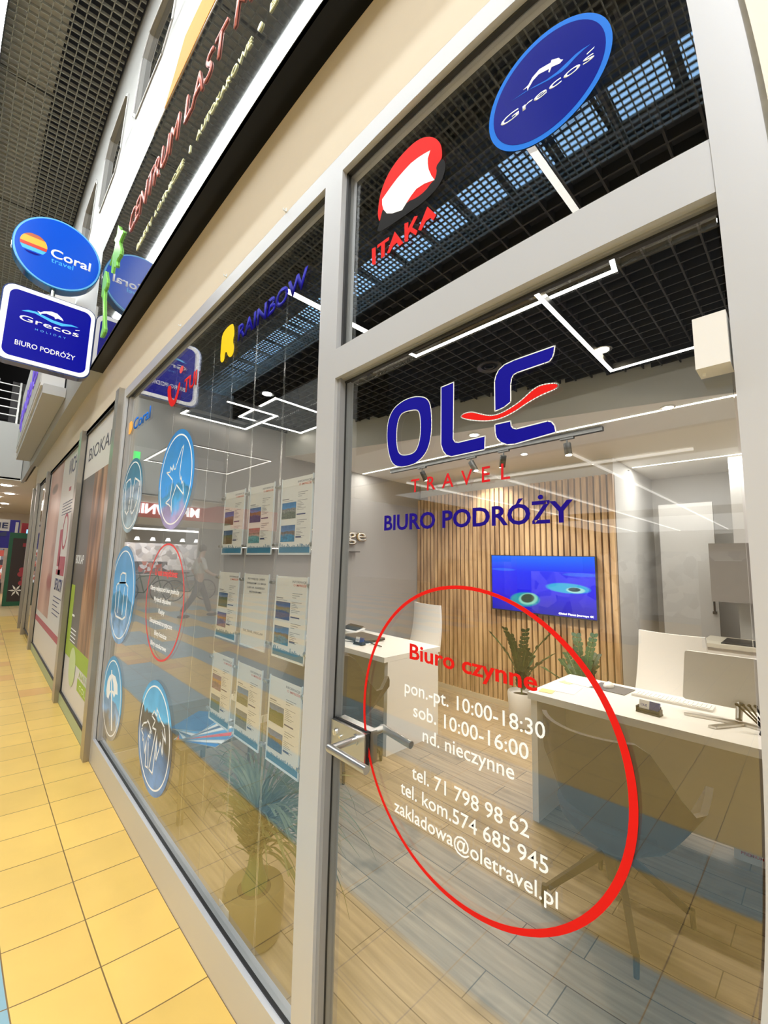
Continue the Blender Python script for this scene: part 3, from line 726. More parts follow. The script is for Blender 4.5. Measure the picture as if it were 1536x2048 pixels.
b.tube((-.828, .019, .999), (-.828, .015, .999), .004, .004, 12)
struct('key_cylinder', b, 'steel_bright', lk, True)
b = MB().tube((-.770, .020, 1.009), (-.770, -.056, 1.009), .0085, n=20).tube((-.770, .0195, 1.009), (-.770, .015, 1.009), .0125, n=20)
b.tube((-.776, -.056, 1.009), (-.643, -.056, 1.006), .0092, n=20).ball((-.775, -.056, 1.009), (.0092,)*3)
struct('door_handle', b, 'steel', d1, True)
b = MB().tube((-.770, .06, 1.009), (-.775, .125, 1.009), .0085, n=20).tube((-.778, .12, 1.009), (-.672, .118, 1.0), .0092, n=20).ball((-.778, .12, 1.009), (.0092,)*3)
struct('door_handle', b, 'steel', d1, True)

# stainless pilasters between the shop fronts and the neighbour's glazing
for k, (xa, xb, z1) in enumerate(((-3.715, -3.60, 2.74), (-5.35, -5.2, 2.74), (-8.42, -8.29, 2.74), (-10.0, -9.88, 2.74), (-10.85, -10.72, 2.74))):
    b = MB().box(xa, xb, -.038, .05, 0, z1).bevel(.004, 2)
    struct('trim_%d' % (10+k), b, 'pilaster')
b = MB()
for xa, xb in ((-5.2, -3.715), (-8.29, -5.35)):
    b.box(xa, xb, .0, .03, 0, .10)
struct('baseboard_front', b, 'base_green')
b = MB()
for xa, xb in ((-5.2, -3.715), (-8.29, -5.35), (-9.88, -8.42), (-10.72, -10.0)):
    b.box(xa, xb, .0, .04, 2.69, 2.74); b.box(xa, xa+.015, .006, .03, .1, 2.69); b.box(xb-.012, xb, .006, .03, .1, 2.69)
    b.box(xa, xb, .0, .02, .1, .112)
struct('trim_15', b, 'gasket')
w3 = sroot('window_3', (-4.4, 0, 0))
struct('pane', MB().box(-9.87, -8.43, .010, .014, .1, 2.69).box(-10.71, -10.01, .010, .014, .1, 2.69), 'glass_thin', w3)
struct('wall_neighbour', MB().box(-8.35, -3.62, .06, .1, 0, 2.74), 'dark_plenum')
struct('wall_neighbour', MB().box(-10.85, -8.35, 1.2, 1.25, 0, 2.74), 'store_inside')

# ================================================================== SIGNAGE
sp = thing('sign_panel', 'long glossy black fascia panel with CENTRUM LAST MINUTE lettering above the shop front', 'shop sign', (-1.4, -.11, 3.2))
obj('panel', MB().box(-4.64, 2.2, -.115, -.10+.0, 3.2, 4.43), 'black_gloss', sp)
for s_, xa, xb in (('CENTRUM', -3.44, -2.36), ('LAST', -2.25, -1.72), ('MINUTE', -1.62, -.66)):
    b = MB(); text(b, s_, (xa, -.116, 3.88), UX, UZ, xb-xa, .20, -.004, .006); obj('large_lettering', b, 'coral_pink', sp)
for s_, xa, xb in (('BILETY', -3.09, -2.74), ('LOTNICZE', -2.68, -2.18), ('I', -2.09, -2.075), ('AUTOKAROWE', -1.99, -1.40), ('BIURO', -1.25, -.93), ('PODR\u00d3\u017bY', -.88, -.42)):
    b = MB(); text(b, s_, (xa, -.116, 3.562), UX, UZ, xb-xa, .045, 0, .004); obj('small_lettering', b, 'row_yellow', sp)
b = MB(); b.prism(circ(-1.325, 3.572, .017, -.116, 20), (0, -.006, 0)); obj('dot', b, 'row_yellow', sp)
b = MB(); b.prism(P3(smooth_loop(D['figure1'], 1), -.116), (0, -.012, 0)); obj('green_figure', b, 'fig_green', sp)
b = MB(); b.prism(P3(smooth_loop(D['figure2'], 1), -.116), (0, -.012, 0)); obj('green_figure', b, 'fig_green', sp)

ban = thing('banner_board', 'white board with a curved orange stripe on the wall above the black sign', 'banner', (-1.9, -.13, 4.45))
obj('board', MB().box(-3.0, 1.0, -.118, -.1085, 4.436, 5.15), 'white_wall', ban)
b = MB(); b.prism(P3([(-2.76, 4.44), (-2.62, 4.58), (-2.48, 4.76), (-2.2, 4.76), (1.0, 4.74), (1.0, 4.46), (-1.9, 4.46), (-2.3, 4.44)], -.1185), (0, -.003, 0)); obj('orange_stripe', b, 'banner_orange', ban)

X0, X1 = -4.66, -4.55
# round blade sign
cs = thing('round_blade_sign', 'round blue illuminated blade sign reading Coral travel, above the square one', 'shop sign', (X1, -.46, 4.165))
cy, cz, cr_ = -.46, 4.165, .335
b = MB(); b.tube((X0, cy, cz), (X1-.006, cy, cz), cr_, cr_, 64); obj('case', b, 'blue_side', cs, True)
b = MB(); b.tube((X1-.008, cy, cz), (X1+.002, cy, cz), cr_-.006, cr_-.006, 64); obj('rim', b, 'sign_cyan_pale', cs, True)
b = MB(); b.tube((X1, cy, cz), (X1+.004, cy, cz), cr_-.019, cr_-.019, 64); obj('face', b, 'blue_coral_emit', cs, True)
xf = X1+.0045
def dpoly(pts): return [(xf, y, z) for y, z in pts]
sc = (-.643, 4.165); sr = .098
def seg(a, c, n=14):   # slice of the sun disc between heights a and c
    L_, R_ = [], []
    for k in range(n+1):
        z = a+(c-a)*k/n; w = math.sqrt(max(0, sr*sr-z*z)); L_.append((sc[0]-w, sc[1]+z)); R_.append((sc[0]+w, sc[1]+z))
    return L_+R_[::-1]
b = MB().prism(dpoly(seg(.055, .0955)), (.001, 0, 0)); obj('sun_band_top', b, 'sun_brown', cs)
b = MB().prism(dpoly(seg(.0, .062)), (.0015, 0, 0)); obj('sun_band_yellow', b, 'sun_orange', cs)
b = MB().prism(dpoly(seg(-.03, .0)), (.0015, 0, 0)); obj('sun_band_red', b, 'sun_red', cs)
b = MB().prism(dpoly(seg(-.066, -.032)), (.001, 0, 0)); obj('sea_band', b, 'sign_cyan', cs)
b = MB().prism(dpoly(seg(-.096, -.078)), (.001, 0, 0)); obj('sea_band_low', b, 'blue_deep', cs)
b = MB(); text(b, 'Coral', (xf, -.517, 4.118), UY, UZ, .31, .085, .018, .001); obj('lettering', b, 'sign_white', cs)
b = MB(); text(b, 'travel', (xf, -.507, 4.064), UY, UZ, .168, .047, 0, .001); obj('lettering_small', b, 'sign_cyan', cs)
b = MB().tube((-4.6, -.110, 4.1), (-4.6, -.114, 4.1), .03, n=12).tube((-4.6, -.46, 3.84), (-4.6, -.46, 3.756), .02, n=12).box(-4.64, -4.57, -.5, -.42, 3.752, 3.762); obj('bracket', b, 'steel', cs)

def rrect(y0, y1, z0, z1, r, n=8):
    pts = []
    for (cy_, cz_, a0) in ((y1-r, z1-r, 0), (y0+r, z1-r, 90), (y0+r, z0+r, 180), (y1-r, z0+r, 270)):
        for k in range(n+1):
            a = R(a0+90*k/n); pts.append((cy_+r*math.cos(a), cz_+r*math.sin(a)))
    return pts
gs = thing('square_blade_sign', 'navy rounded square blade sign with white border reading BIURO PODR\u00d3\u017bY', 'shop sign', (X1, -.45, 3.08))
b = MB().prism([(X0, y, z) for y, z in rrect(-.80, -.115, 3.06, 3.75, .085)], (X1-X0-.006, 0, 0)); obj('case', b, 'navy_side', gs)
b = MB().prism([(X1-.007, y, z) for y, z in rrect(-.79, -.122, 3.072, 3.742, .08)], (.008, 0, 0), [[(X1-.007, y, z) for y, z in rrect(-.748, -.152, 3.107, 3.706, .06)]]); obj('border', b, 'sign_white', gs)
b = MB().prism([(X1-.008, y, z) for y, z in rrect(-.75, -.15, 3.105, 3.708, .06)], (.007, 0, 0)); obj('face', b, 'blue_sign_emit', gs)
xf = X1+.0
b = MB(); text(b, 'Grecos', (xf, -.662, 3.442), UY, UZ, .43, .052, .006, .0015); b.prism([(xf, y, z) for y, z in [(-.262, 3.497), (-.232, 3.507), (-.228, 3.513), (-.262, 3.504)]], (.0015, 0, 0)); obj('lettering', b, 'sign_white', gs)
b = MB(); text(b, 'HOLIDAY', (xf, -.546, 3.388), UY, UZ, .222, .018, 0, .0015, spacing=1.9); obj('lettering_small', b, 'sign_cyan_pale', gs)
b = MB(); text(b, 'BIURO PODR\u00d3\u017bY', (xf, -.668, 3.213), UY, UZ, .43, .046, .012, .0015); obj('lettering_office', b, 'sign_white', gs)
b = MB().prism([(xf, y, z) for y, z in D['b_dol']], (.002, 0, 0)); obj('dolphin_mark', b, 'sign_white', gs)
b = MB().prism([(xf, y, z) for y, z in D['b_wave']], (.0012, 0, 0)); obj('wave_mark', b, 'sign_cyan', gs)

# neighbour's light box with purple script and ledge
nb = thing('pharmacy_light_box', 'white light box with purple lettering over the neighbouring shop', 'shop sign', (-8.5, -.3, 3.4))
obj('case', MB().box(-11.3, -6.4, -.36, -.126, 3.5, 4.75), 'white_wall', nb)
obj('face', MB().box(-11.2, -6.5, -.366, -.36, 3.56, 4.69), 'grey_panel', nb)
b = MB(); text(b, 'apteka', (-10.7, -.367, 3.85), UX, UZ, 3.6, .55, .0, .01); obj('lettering', b, 'purple_neon', nb)
obj('ledge', MB().box(-11.4, -6.3, -.34, -.112, 3.38, 3.5), 'grey_panel', nb)

# ================================================================== WINDOW STICKERS
YD = .0290
def decal(name, label, y=YD, loc=None, group=None, cat='window sticker'):
    return thing(name, label, cat, loc, 0, group)
yd = .0325
t = decal('logo_sticker', 'large blue OLE logo sticker with red swoosh on the glass door', loc=(-.45, yd, 1.75))
def dp(pts, y, it=1): return [(x, y, z) for x, z in smooth_loop(pts, it)]
def sharp(pts, y): return P3(pts, y)
for nm, key, hole, it in (('letter_o', 'logo_o', 'logo_o_in', 2), ('letter_l', 'logo_l', None, 0), ('letter_e_top', 'logo_e_up', None, 0), ('letter_e_base', 'logo_e_low', None, 0)):
    b = MB(); o_ = smooth_loop(D[key], it) if it else D[key]
    h = [P3(smooth_loop(D[hole], 2), yd)] if hole else None
    b.prism(P3(o_, yd), (0, -.0006, 0), h); obj(nm, b, 'blue_deep', t)
    b = MB().stroke(P3(o_, yd-.0006), .0022, (0, -1, 0), .0001)
    if hole: b.stroke(h[0], .0022, (0, -1, 0), .0007)
    obj('white_edge', b, 'white_trans', t)
b = MB().prism(P3(smooth_loop(D['swoosh'], 2), yd), (0, -.001, 0)); obj('swoosh', b, 'red_decal', t)
b = MB().stroke(P3(smooth_loop(D['swoosh'], 2), yd-.001), .0022, (0, -1, 0), .0001); obj('white_edge', b, 'white_trans', t)
def tsticker(name, label, s, x0, x1, z, cap, m, bold=0.0, y=yd, sp_=1.0, group=None):
    b = MB(); text(b, s, (x0, y, z), UX, UZ, x1-x0, cap, bold, .0006, spacing=sp_)
    o = thing(name, label, 'window sticker', (x0, y, z), 0, group); split_text('letter' if sp_ > 1 else 'word', b, m, o, cap*.24); return o
tsticker('lettering_sticker', 'red widely spaced TRAVEL lettering under the blue logo on the door', 'TRAVEL', -.604, -.344, 1.617, .0345, 'red_text', .006, sp_=1.9)
tsticker('lettering_sticker', 'navy BIURO PODR\u00d3\u017bY lettering across the middle of the door', 'BIURO PODR\u00d3\u017bY', -.697, -.228, 1.526, .040, 'blue_text', .022)
t = decal('opening_hours_sticker', 'red ring with opening hours and phone numbers on the glass door', loc=(-.4525, yd, 1.095))
# ring thicker towards the lower right, like a brush circle
b = MB(); oc = circ(-.4525, 1.096, .305, yd, 96); ic = []
for k in range(96):
    a = 2*PI*k/96; w = .0075+.0055*max(0, math.cos(a-R(-20))); ic.append((-.4525+(.305-w)*math.cos(a), yd, 1.096+(.305-w)*math.sin(a)))
b.prism(oc, (0, -.0006, 0), [ic]); obj('ring', b, 'red_decal', t)
def line(s, x0, x1, z, cap, m='white_decal', bold=0.0, y=yd, par=None, nm='text_line'):
    b = MB(); text(b, s, (x0, y, z), UX, UZ, x1-x0, cap, bold, .0006); return split_text(nm, b, m, par, cap*.24)
line('Biuro czynne', -.603, -.300, 1.229, .034, 'red_decal', .018, par=t, nm='heading')
line('pon.-pt. 10:00-18:30', -.617, -.288, 1.153, .0285, bold=.004, par=t)
line('sob. 10:00-16:00', -.590, -.319, 1.109, .0285, bold=.004, par=t)
line('nd. nieczynne', -.562, -.347, 1.066, .0285, bold=.004, par=t)
line('tel. 71 798 98 62', -.592, -.320, .981, .0285, bold=.004, par=t)
line('tel. kom.574 685 945', -.625, -.286, .938, .0285, bold=.004, par=t)
line('zakladowa@oletravel.pl', -.643, -.270, .893, .0275, bold=.004, par=t)

# transom stickers
t = decal('round_sticker', 'round blue dolphin sticker on the pane above the door', loc=(-.252, YD, 2.42))
b = MB().prism(circ(-.2525, 2.4235, .132, YD, 64, .127), (0, -.0005, 0)); obj('rim', b, 'blue_rim', t)
b = MB().prism(circ(-.2525, 2.4235, .120, YD-.0005, 64, .115), (0, -.0003, 0)); obj('face', b, 'blue_grecos', t)
b = MB(); text(b, 'Grecos', (-.355, YD-.0008, 2.398), UX, UZ, .20, .019, .004, .0004); b.prism(P3([(-.168, 2.416), (-.155, 2.419), (-.153, 2.4215), (-.168, 2.4185)], YD-.0008), (0, -.0004, 0)); obj('lettering', b, 'white_decal', t)
b = MB().prism(P3(D['dolphin'], YD-.0008), (0, -.0004, 0)); obj('dolphin_mark', b, 'white_decal', t)
b = MB().prism(P3(D['wave'], YD-.0008), (0, -.0002, 0)); obj('wave_mark', b, 'blue_rim', t)
t = decal('sail_sticker', 'red and black round sail sticker with ITAKA lettering above the door', loc=(-.64, YD, 2.38))
b = MB().prism(P3(smooth_loop(D['itaka_red'], 1), YD), (0, -.0004, 0)); obj('red_disc', b, 'red_decal', t)
b = MB().prism(P3(smooth_loop(D['itaka_black'], 1), YD-.0004), (0, -.0003, 0)); obj('black_hull', b, 'black_decal', t)
b = MB().prism(P3(D['itaka_sail'], YD-.0007), (0, -.0003, 0)); obj('white_sail', b, 'white_decal', t)
b = MB()
for k in range(5): b.prism(P3(D['itaka_t%d' % k], YD-.0003), (0, -.0005, 0))
obj('lettering', b, 'red_decal', t)

# big window: top row
t = decal('smile_sticker', 'red smile sticker with TUI letters at the top of the big window', loc=(-2.35, YD, 2.4))
b = MB().prism(P3(smooth_loop(D['tui_smile'], 1), YD), (0, -.0006, 0)); obj('smile', b, 'red_decal', t)
b = MB().prism(circ(-2.378, 2.506, .03, YD, 24, .021), (0, -.0006, 0)); obj('dot', b, 'red_soft', t)
b = MB(); text(b, 'TUI', (-2.312, YD, 2.345), UX, UZ, .185, .083, .02, .0006); obj('lettering', b, 'red_decal', t)
t = decal('rainbow_sticker', 'blue RAINBOW lettering with a yellow R figure near the mullion', loc=(-1.45, YD, 2.4))
b = MB().prism(P3(smooth_loop(D['rainbow_r'], 1), YD), (0, -.0006, 0)); obj('letter_figure', b, 'yellow_decal', t)
b = MB(); text(b, 'RAINBOW', (-1.65, YD, 2.400), UX, UZ, .545, .070, .035, .0006); obj('lettering', b, 'blue_deep', t)
t = decal('coral_sticker', 'small sun mark with blue lettering in the top left window corner', loc=(-3.2, YD, 2.4))
b = MB().prism(circ(-3.45, 2.40, .06, YD, 24, .05), (0, -.0006, 0)); obj('sun_mark', b, 'sun_orange', t)
b = MB(); text(b, 'Coral', (-3.36, YD, 2.36), UX, UZ, .42, .085, .02, .0006); obj('lettering', b, 'blue_rim', t)

# round picture stickers
def disc(name, label, cx, cz, r, m, rr=None, dz=.0):
    rr = rr or r*.905
    t = decal(name, label, loc=(cx, YD, cz), group='round picture stickers')
    b = MB().prism(circ(cx, cz, r, YD, 64), (0, -.0005, 0)); obj('picture', b, m, t)
    b = MB().prism(circ(cx, cz+dz, rr, YD-.0005, 64), (0, -.0004, 0), [circ(cx, cz+dz, rr-.008, YD-.0005, 64)]); obj('white_ring', b, 'white_decal', t)
    return t
def icon(t, keys, w=.0075, closed=True, it=0):
    b = MB()
    for k in keys: b.stroke(P3(smooth_loop(D[k], it) if it else D[k], YD-.0005), w, (0, -1, 0), .0004, closed)
    return obj('icon_outline', b, 'white_decal', t)
t = disc('airplane_sticker', 'round blue sky sticker with a white airplane outline', -2.34, 1.868, .276, 'disc_plane'); icon(t, ['icon_plane'])
t = disc('flip_flop_sticker', 'round teal sticker with white flip-flop outlines, upper left of the window', -3.235, 1.868, .262, 'disc_flip'); icon(t, ['icon_flip1', 'icon_flip2'], .012)
t = disc('suitcase_sticker', 'round blue sea sticker with a white suitcase outline', -3.235, 1.19, .325, 'disc_case'); icon(t, ['icon_case'], .012)
b = MB().stroke(P3(D['icon_case_handle'], YD-.0005), .012, (0, -1, 0), .0004)
c0 = D['icon_case']; xs_ = [p[0] for p in c0]; zs_ = [p[1] for p in c0]; xa, xb = min(xs_), max(xs_)
for f in (.3, .7): b.stroke([(xa+(xb-xa)*f, YD-.0005, max(zs_)-.03), (xa+(xb-xa)*f, YD-.0005, min(zs_)+.03)], .008, (0, -1, 0), .0004, False)
obj('icon_lines', b, 'white_decal', t)
t = disc('umbrella_sticker', 'round blue sticker with a white beach umbrella, lower left of the window', -3.245, .515, .262, 'disc_umbrella')
b = MB().prism(P3(D['icon_umb'], YD-.0006), (0, -.0003, 0), [P3(D['icon_umb_in'], YD-.0006)]); b.prism(P3(D['icon_umb_pole'], YD-.0006), (0, -.0002, 0)); obj('umbrella_icon', b, 'white_decal', t)
t = disc('palm_sticker', 'round blue mountain sticker with white palm tree outlines', -2.33, .545, .27, 'disc_palm'); icon(t, ['icon_palm1', 'icon_palm2'], .0085)
for nm in ('round picture stickers',): pass

t = decal('offer_list_sticker', 'thin red ring with a white list of offers on the big window', loc=(-2.36, YD, 1.21))
b = MB().prism(circ(-2.36, 1.215, .305, YD, 72), (0, -.0005, 0), [circ(-2.36, 1.215, .295, YD, 72)]); obj('ring', b, 'red_soft', t)
line('U nas znajdziesz', -2.54, -2.175, 1.345, .036, 'red_soft', .02, YD, t, 'heading')
rows = [('Oferty najlepszych biur podr\u00f3\u017cy', -2.60, -2.13, 1.262), ('Wycieczki objazdowe', -2.52, -2.24, 1.204), ('Rejsy', -2.42, -2.32, 1.146), ('Ubezpieczenia turystyczne', -2.565, -2.19, 1.088), ('Bilety lotnicze', -2.46, -2.26, 1.030), ('Bilety autokarowe', -2.51, -2.25, .972)]
for s_, xa, xb, z in rows: line(s_, xa, xb, z, .026, 'white_decal', .002, YD, t)

# ================================================================== POSTER HOLDERS on cables
PHX = [(-1.842, -1.645), (-1.597, -1.395), (-1.340, -1.132)]
PHZ = [(1.466, 1.752), (1.104, 1.388), (.755, 1.037)]
pics = [[('photo_town', 'photo_field'), ('photo_hotel', 'photo_pink'), ('photo_coast', 'photo_pool')],
        [('photo_grove', 'photo_sunset'), None, ('photo_resort', 'photo_pool')],
        [('photo_sunset', 'photo_grove'), ('photo_coast', 'photo_field'), ('photo_grove', 'photo_hotel')]]
cols_ = ['left', 'middle', 'right']; rws = ['top', 'middle', 'bottom']
desc = [['with a hillside town photo', 'with a hotel and pink beach photo', 'with a fountain and pool photo'],
        ['with a green grove photo', 'with a block of printed text and no photos', 'with a dark resort photo'],
        ['with an orange sunset photo', 'with a wide plain photo', 'with a green grove and rocky hotel photo']]
yp = .10
for r_ in range(3):
    for c_ in range(3):
        xa, xb = PHX[c_]; za, zb = PHZ[r_]; w, h = xb-xa, zb-za
        t = thing('poster_holder', 'holiday offer sheet, %s row %s column, %s' % (rws[r_], cols_[c_], desc[r_][c_]), 'poster holder', (xa, yp, za), 0, 'offer sheets hanging on cables in the window')
        obj('sheet', MB().box(xa+.003, xb-.003, yp, yp+.0006, za+.003, zb-.003), 'sheet_paper', t)
        b = MB()
        for q in ((xa, xb, za-.003, za+.002), (xa, xa+.003, za, zb), (xb-.003, xb, za, zb)): b.box(q[0], q[1], yp-.002, yp+.003, q[2], q[3])
        obj('edge', b, 'acrylic_edge', t)
        f = yp-.0004
        if pics[r_][c_]:
            for k, pm in enumerate(pics[r_][c_]):
                zt = zb-h*(.33+.30*k)
                obj('photo', MB().box(xa+w*.04, xa+w*.50, f-.0004, f, zt-h*.215, zt), pm, t)
            b = MB()
            text(b, 'INFORMACJE', (xa+w*.53, f, zb-h*.085), UX, UZ, w*.42, h*.028, 0, .0002)
            for k in range(2):
                z0 = zb-h*(.21+.36*k)
                for j, (fx, ln) in enumerate(((.55, .3), (.55, .22), (.55, .12))): b.box(xa+w*fx, xa+w*(fx+ln), f-.0002, f, z0-h*.026*j-h*.006, z0-h*.026*j)
                for j in range(7): b.box(xa+w*.54, xa+w*(.54+[.30, .12, .16, .2, .13, .26, .2][j]), f-.0002, f, z0-h*(.11+.02*j), z0-h*(.105+.02*j))
                b.box(xa+w*.04, xa+w*.26, f-.0002, f, z0-h*.08, z0-h*.068)
                b.box(xa+w*.04, xa+w*.4, f-.0002, f, z0-h*.10, z0-h*.096)
            obj('print', b, 'ink_grey', t)
            b = MB(); text(b, 'O IMPREZIE', (xa+w*.57, f, zb-h*.125), UX, UZ, w*.38, h*.028, .01, .0002); obj('print_red', b, 'ink_red', t)
            b = MB()
            for k in range(2): b.box(xa+w*.53, xa+w*(.80 if k == 0 else .70), f-.0003, f, zb-h*(.505+.29*k), zb-h*(.49+.29*k))
            obj('print_bar', b, 'ink_navy', t)
            b = MB().box(xa+.004, xb-.004, f-.0003, f, za+.004, za+h*.085)
            rr_ = random.Random(r_*3+c_)
            for k in range(26):
                xk = xa+.006+(w-.012)*k/26; hk = h*(.085+.05*rr_.random()*rr_.random()+.008); b.box(xk, xk+w/52, f-.0003, f, za+h*.08, za+hk)
            obj('skyline_print', b, 'ink_teal', t)
        else:
            b = MB()
            for k, s_ in enumerate(('PO WI\u0118CEJ OFERT', 'ZAPRASZAMY DO BIURA', 'LUB NA NASZEGO', 'INSTAGRAMA')):
                lw = w*(.7, .8, .7, .5)[k]; text(b, s_, (xa+w/2-lw/2, f, zb-h*(.09+.06*k)), UX, UZ, lw, h*.026, .012, .0002)
            text(b, 'OLE_TRAVEL_WROCLAW', (xa+w*.1, f, za+h*.19), UX, UZ, w*.8, h*.03, .015, .0002)
            obj('print', b, 'ink_grey', t)
for k, xc in enumerate((-1.858, -1.621, -1.368, -1.118)):
    t = thing('display_cable', 'thin steel cable carrying the offer sheets, %s of four' % ('leftmost', 'second from the left', 'third from the left', 'nearest the mullion')[k], 'cable', (xc, .103, 0), 0, 'steel display cables')
    b = MB().tube((xc, .103, 0), (xc, .103, 2.68), .0008, n=8)
    if k in (1, 2): b.tube((xc+.008, .103, 0), (xc+.008, .103, 2.68), .0008, n=8)
    obj('wire', b, 'steel_bright', t)
    for z in (1.725, 1.50, 1.36, 1.14, 1.008, .79):
        b = MB().tube((xc-.014, .1, z), (xc+.02, .1, z), .007, n=14).tube((xc+.003, .092, z), (xc+.003, .112, z), .006, n=12); obj('clamp', b, 'steel', t, True)
    b = MB().tube((xc, .103, .001), (xc, .103, .03), .008, n=12); obj('clamp', b, 'steel', t, True)
for k, xc in enumerate((-2.10, -2.705)):
    b = MB().tube((xc, .103, 0), (xc, .103, 2.68), .0009, n=8)
    tag(obj('display_cable', b, 'steel_bright'), 'bare steel cable hanging beside the %s' % ('palm and airplane stickers', 'umbrella and suitcase stickers')[k], 'cable', 'steel display cables')

for k, (hx, hz, lb) in enumerate(((-1.225, 2.735, 'nearest the mullion'), (-1.745, 2.738, 'middle one'), (-2.35, 2.745, 'farthest from the mullion'))):
    b = MB().box(hx-.004, hx+.004, -.004, -.0005, hz-.004, hz+.010).tube((hx, -.004, hz-.002), (hx, -.014, hz-.003), .0022, n=8).tube((hx, -.013, hz-.003), (hx, -.014, hz+.004), .0022, n=8)
    tag(obj('wall_hook', b, 'acrylic_edge'), 'tiny clear plastic hook on the window head, '+lb, 'hook')
# white sensor box on the door head by the post
t = thing('door_sensor_box', 'small white plastic box beside the right post at head height', 'sensor', (-.02, 0, 1.75))
b = MB().box(-.0405, -.0025, -.012, .030, 1.723, 1.797).bevel(.003, 3); obj('cover', b, 'cloth_white' if 'cloth_white' in MATS else 'white_plastic', t, True)
b = MB().tube((-.034, .01, 1.7235), (-.034, .01, 1.7185), .002, n=10); obj('screw', b, 'white_plastic', t)

# ================================================================== NEIGHBOUR POSTERS
t = thing('beauty_poster', 'tall pale poster with a close-up of a face and product text, second from the left', 'poster', (-6.8, .005, .1))
xa, xb = -8.27, -5.37
obj('sheet', MB().box(xa, xb, .016, .022, .112, 2.69), 'poster_white', t)
obj('face_print', MB().box(xa+.12, -6.85, .0148, .016, .62, 2.69), 'poster_skin', t)
b = MB().box(xa, xb, .0144, .0158, .46, .54); obj('pink_stripe', b, 'stripe_pink', t)
b = MB(); text(b, 'VICHY', (-6.35, .0152, 2.42), UX, UZ, .82, .2, .0, .0008)
text(b, 'LIFTACTIV', (-6.5, .0152, 1.02), UX, UZ, .62, .14, .02, .0008)
for k in range(5): b.box(-6.55, -5.65-.1*k % .3, .0146, .0152, 2.07-.035*k, 2.078-.035*k)
for k in range(5): b.box(-6.5, -5.85-.12*(k % 3), .0146, .0152, .93-.05*k, .94-.05*k)
obj('print', b, 'ink_navy', t)
b = MB().prism(circ(-6.1, 1.72, .2, .0152, 32, .22), (0, -.0006, 0), [circ(-6.1, 1.72, .16, .0152, 32, .18)]); b.box(-6.5, -6.3, .0146, .0152, 1.3, 1.75); b.box(-6.35, -5.85, .0146, .0152, 1.2, 1.42); b.box(-6.5, -6.15, .0146, .0152, 1.2, 1.26); b.box(-6.15, -6.0, .0146, .0152, 2.2, 2.25); obj('product_print', b, 'stripe_pink', t)
t = thing('hair_poster', 'tall poster with long brown hair and lime green base next to the window', 'poster', (-4.45, .005, .1))
xa, xb = -5.18, -3.73
obj('sheet', MB().box(xa, xb, .016, .022, .112, 2.69), 'poster_white', t)
obj('hair_print', MB().box(xa, xb, .0148, .016, .55, 2.21), 'poster_hair', t)
b = MB(); text(b, 'BIOKAP', (-5.0, .0152, 2.38), UX, UZ, 1.1, .14, 0, .0006); obj('print', b, 'ink', t)
b = MB(); text(b, 'BIOKAP', (-5.1, .0142, 1.36), UX, UZ, .42, .09, 0, .0006); b.box(-5.1, -4.85, .0138, .0142, .86, .88)
for k in range(6): b.box(-5.05, -4.7, .0138, .0142, .74-.035*k, .75-.035*k)
obj('print_white', b, 'white_decal', t)
b = MB().box(xa, xb, .0136, .0148, .48, .62).box(-4.4, xb, .0136, .0148, .30, .40).box(xa, -4.98, .0134, .0146, .62, 1.15); obj('lime_band', b, 'lime', t)
b = MB(); text(b, 'NATURA', (-4.35, .0134, .42), UX, UZ, .58, .05, .01, .0004); text(b, 'COLOR', (-4.3, .0134, .32), UX, UZ, .5, .05, .01, .0004); b.prism(circ(-4.72, .43, .17, .0132, 32), (0, -.0004, 0)); obj('badge', b, 'lime_pale', t)
# goods seen through the far glazing
for k, (xa, xb) in enumerate(((-9.8, -8.5), (-10.65, -10.05))):
    t = thing('display_shelf', 'grey shelf of goods behind the far %s pane' % ('wider', 'narrower')[k], 'shelf', ((xa+xb)/2, .5, 0))
    b = MB()
    for z in (.4, .8, 1.2, 1.6, 1.9): b.box(xa, xb, .4, .7, z-.02, z)
    b.box(xa, xa+.02, .4, .7, 0, 1.95); b.box(xb-.02, xb, .4, .7, 0, 1.95)
    obj('frame', b, 'grey_panel', t)
    b = MB(); rr_ = random.Random(k)
    for z in (.4, .8, 1.2, 1.6):
        x = xa+.05
        while x < xb-.12: b.box(x, x+.08, .45, .6, z+.001, z+.12+.15*rr_.random()); x += .11
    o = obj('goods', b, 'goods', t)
# ================================================================== INTERIOR THINGS
mat('table_brown', (.17, .13, .08), .5)
# slatted feature wall and screen
t = struct('wall_slats', MB().box(-3.48, -1.17, 3.385, 3.41, .0, 2.29), 'slat_back')
b = MB(); x = -3.47; k = 0
while x < -1.18:
    b.box(x, x+.040, 3.345, 3.386, .05, 2.29 if x > -3.33 else 2.25); x += .0565
struct('trim_16', b, 'slat_wood')
struct('baseboard_back', MB().box(-3.48, -1.17, 3.34, 3.386, 0, .05), 'baseboard')
struct('baseboard_left', MB().box(-3.48, -3.47, .05, 3.4, 0, .06), 'white_wall')

t = thing('wall_television', 'wide television showing blue sea and two round islands on the slatted wall', 'television', (-1.84, 3.3, .97))
obj('case', MB().box(-2.365, -1.318, 3.295, 3.335, .966, 1.540).bevel(.003, 2), 'black', t)
obj('screen', MB().box(-2.357, -1.326, 3.2935, 3.2955, .976, 1.534), 'tv_picture', t)
b = MB(); text(b, 'Global Planes Journeys 4K', (-1.66, 3.2925, .992), UX, UZ, .31, .018, .008, .0004); obj('caption', b, 'white_glow', t)
obj('wall_bracket', MB().box(-2.0, -1.7, 3.335, 3.346, 1.1, 1.4), 'black_metal', t)

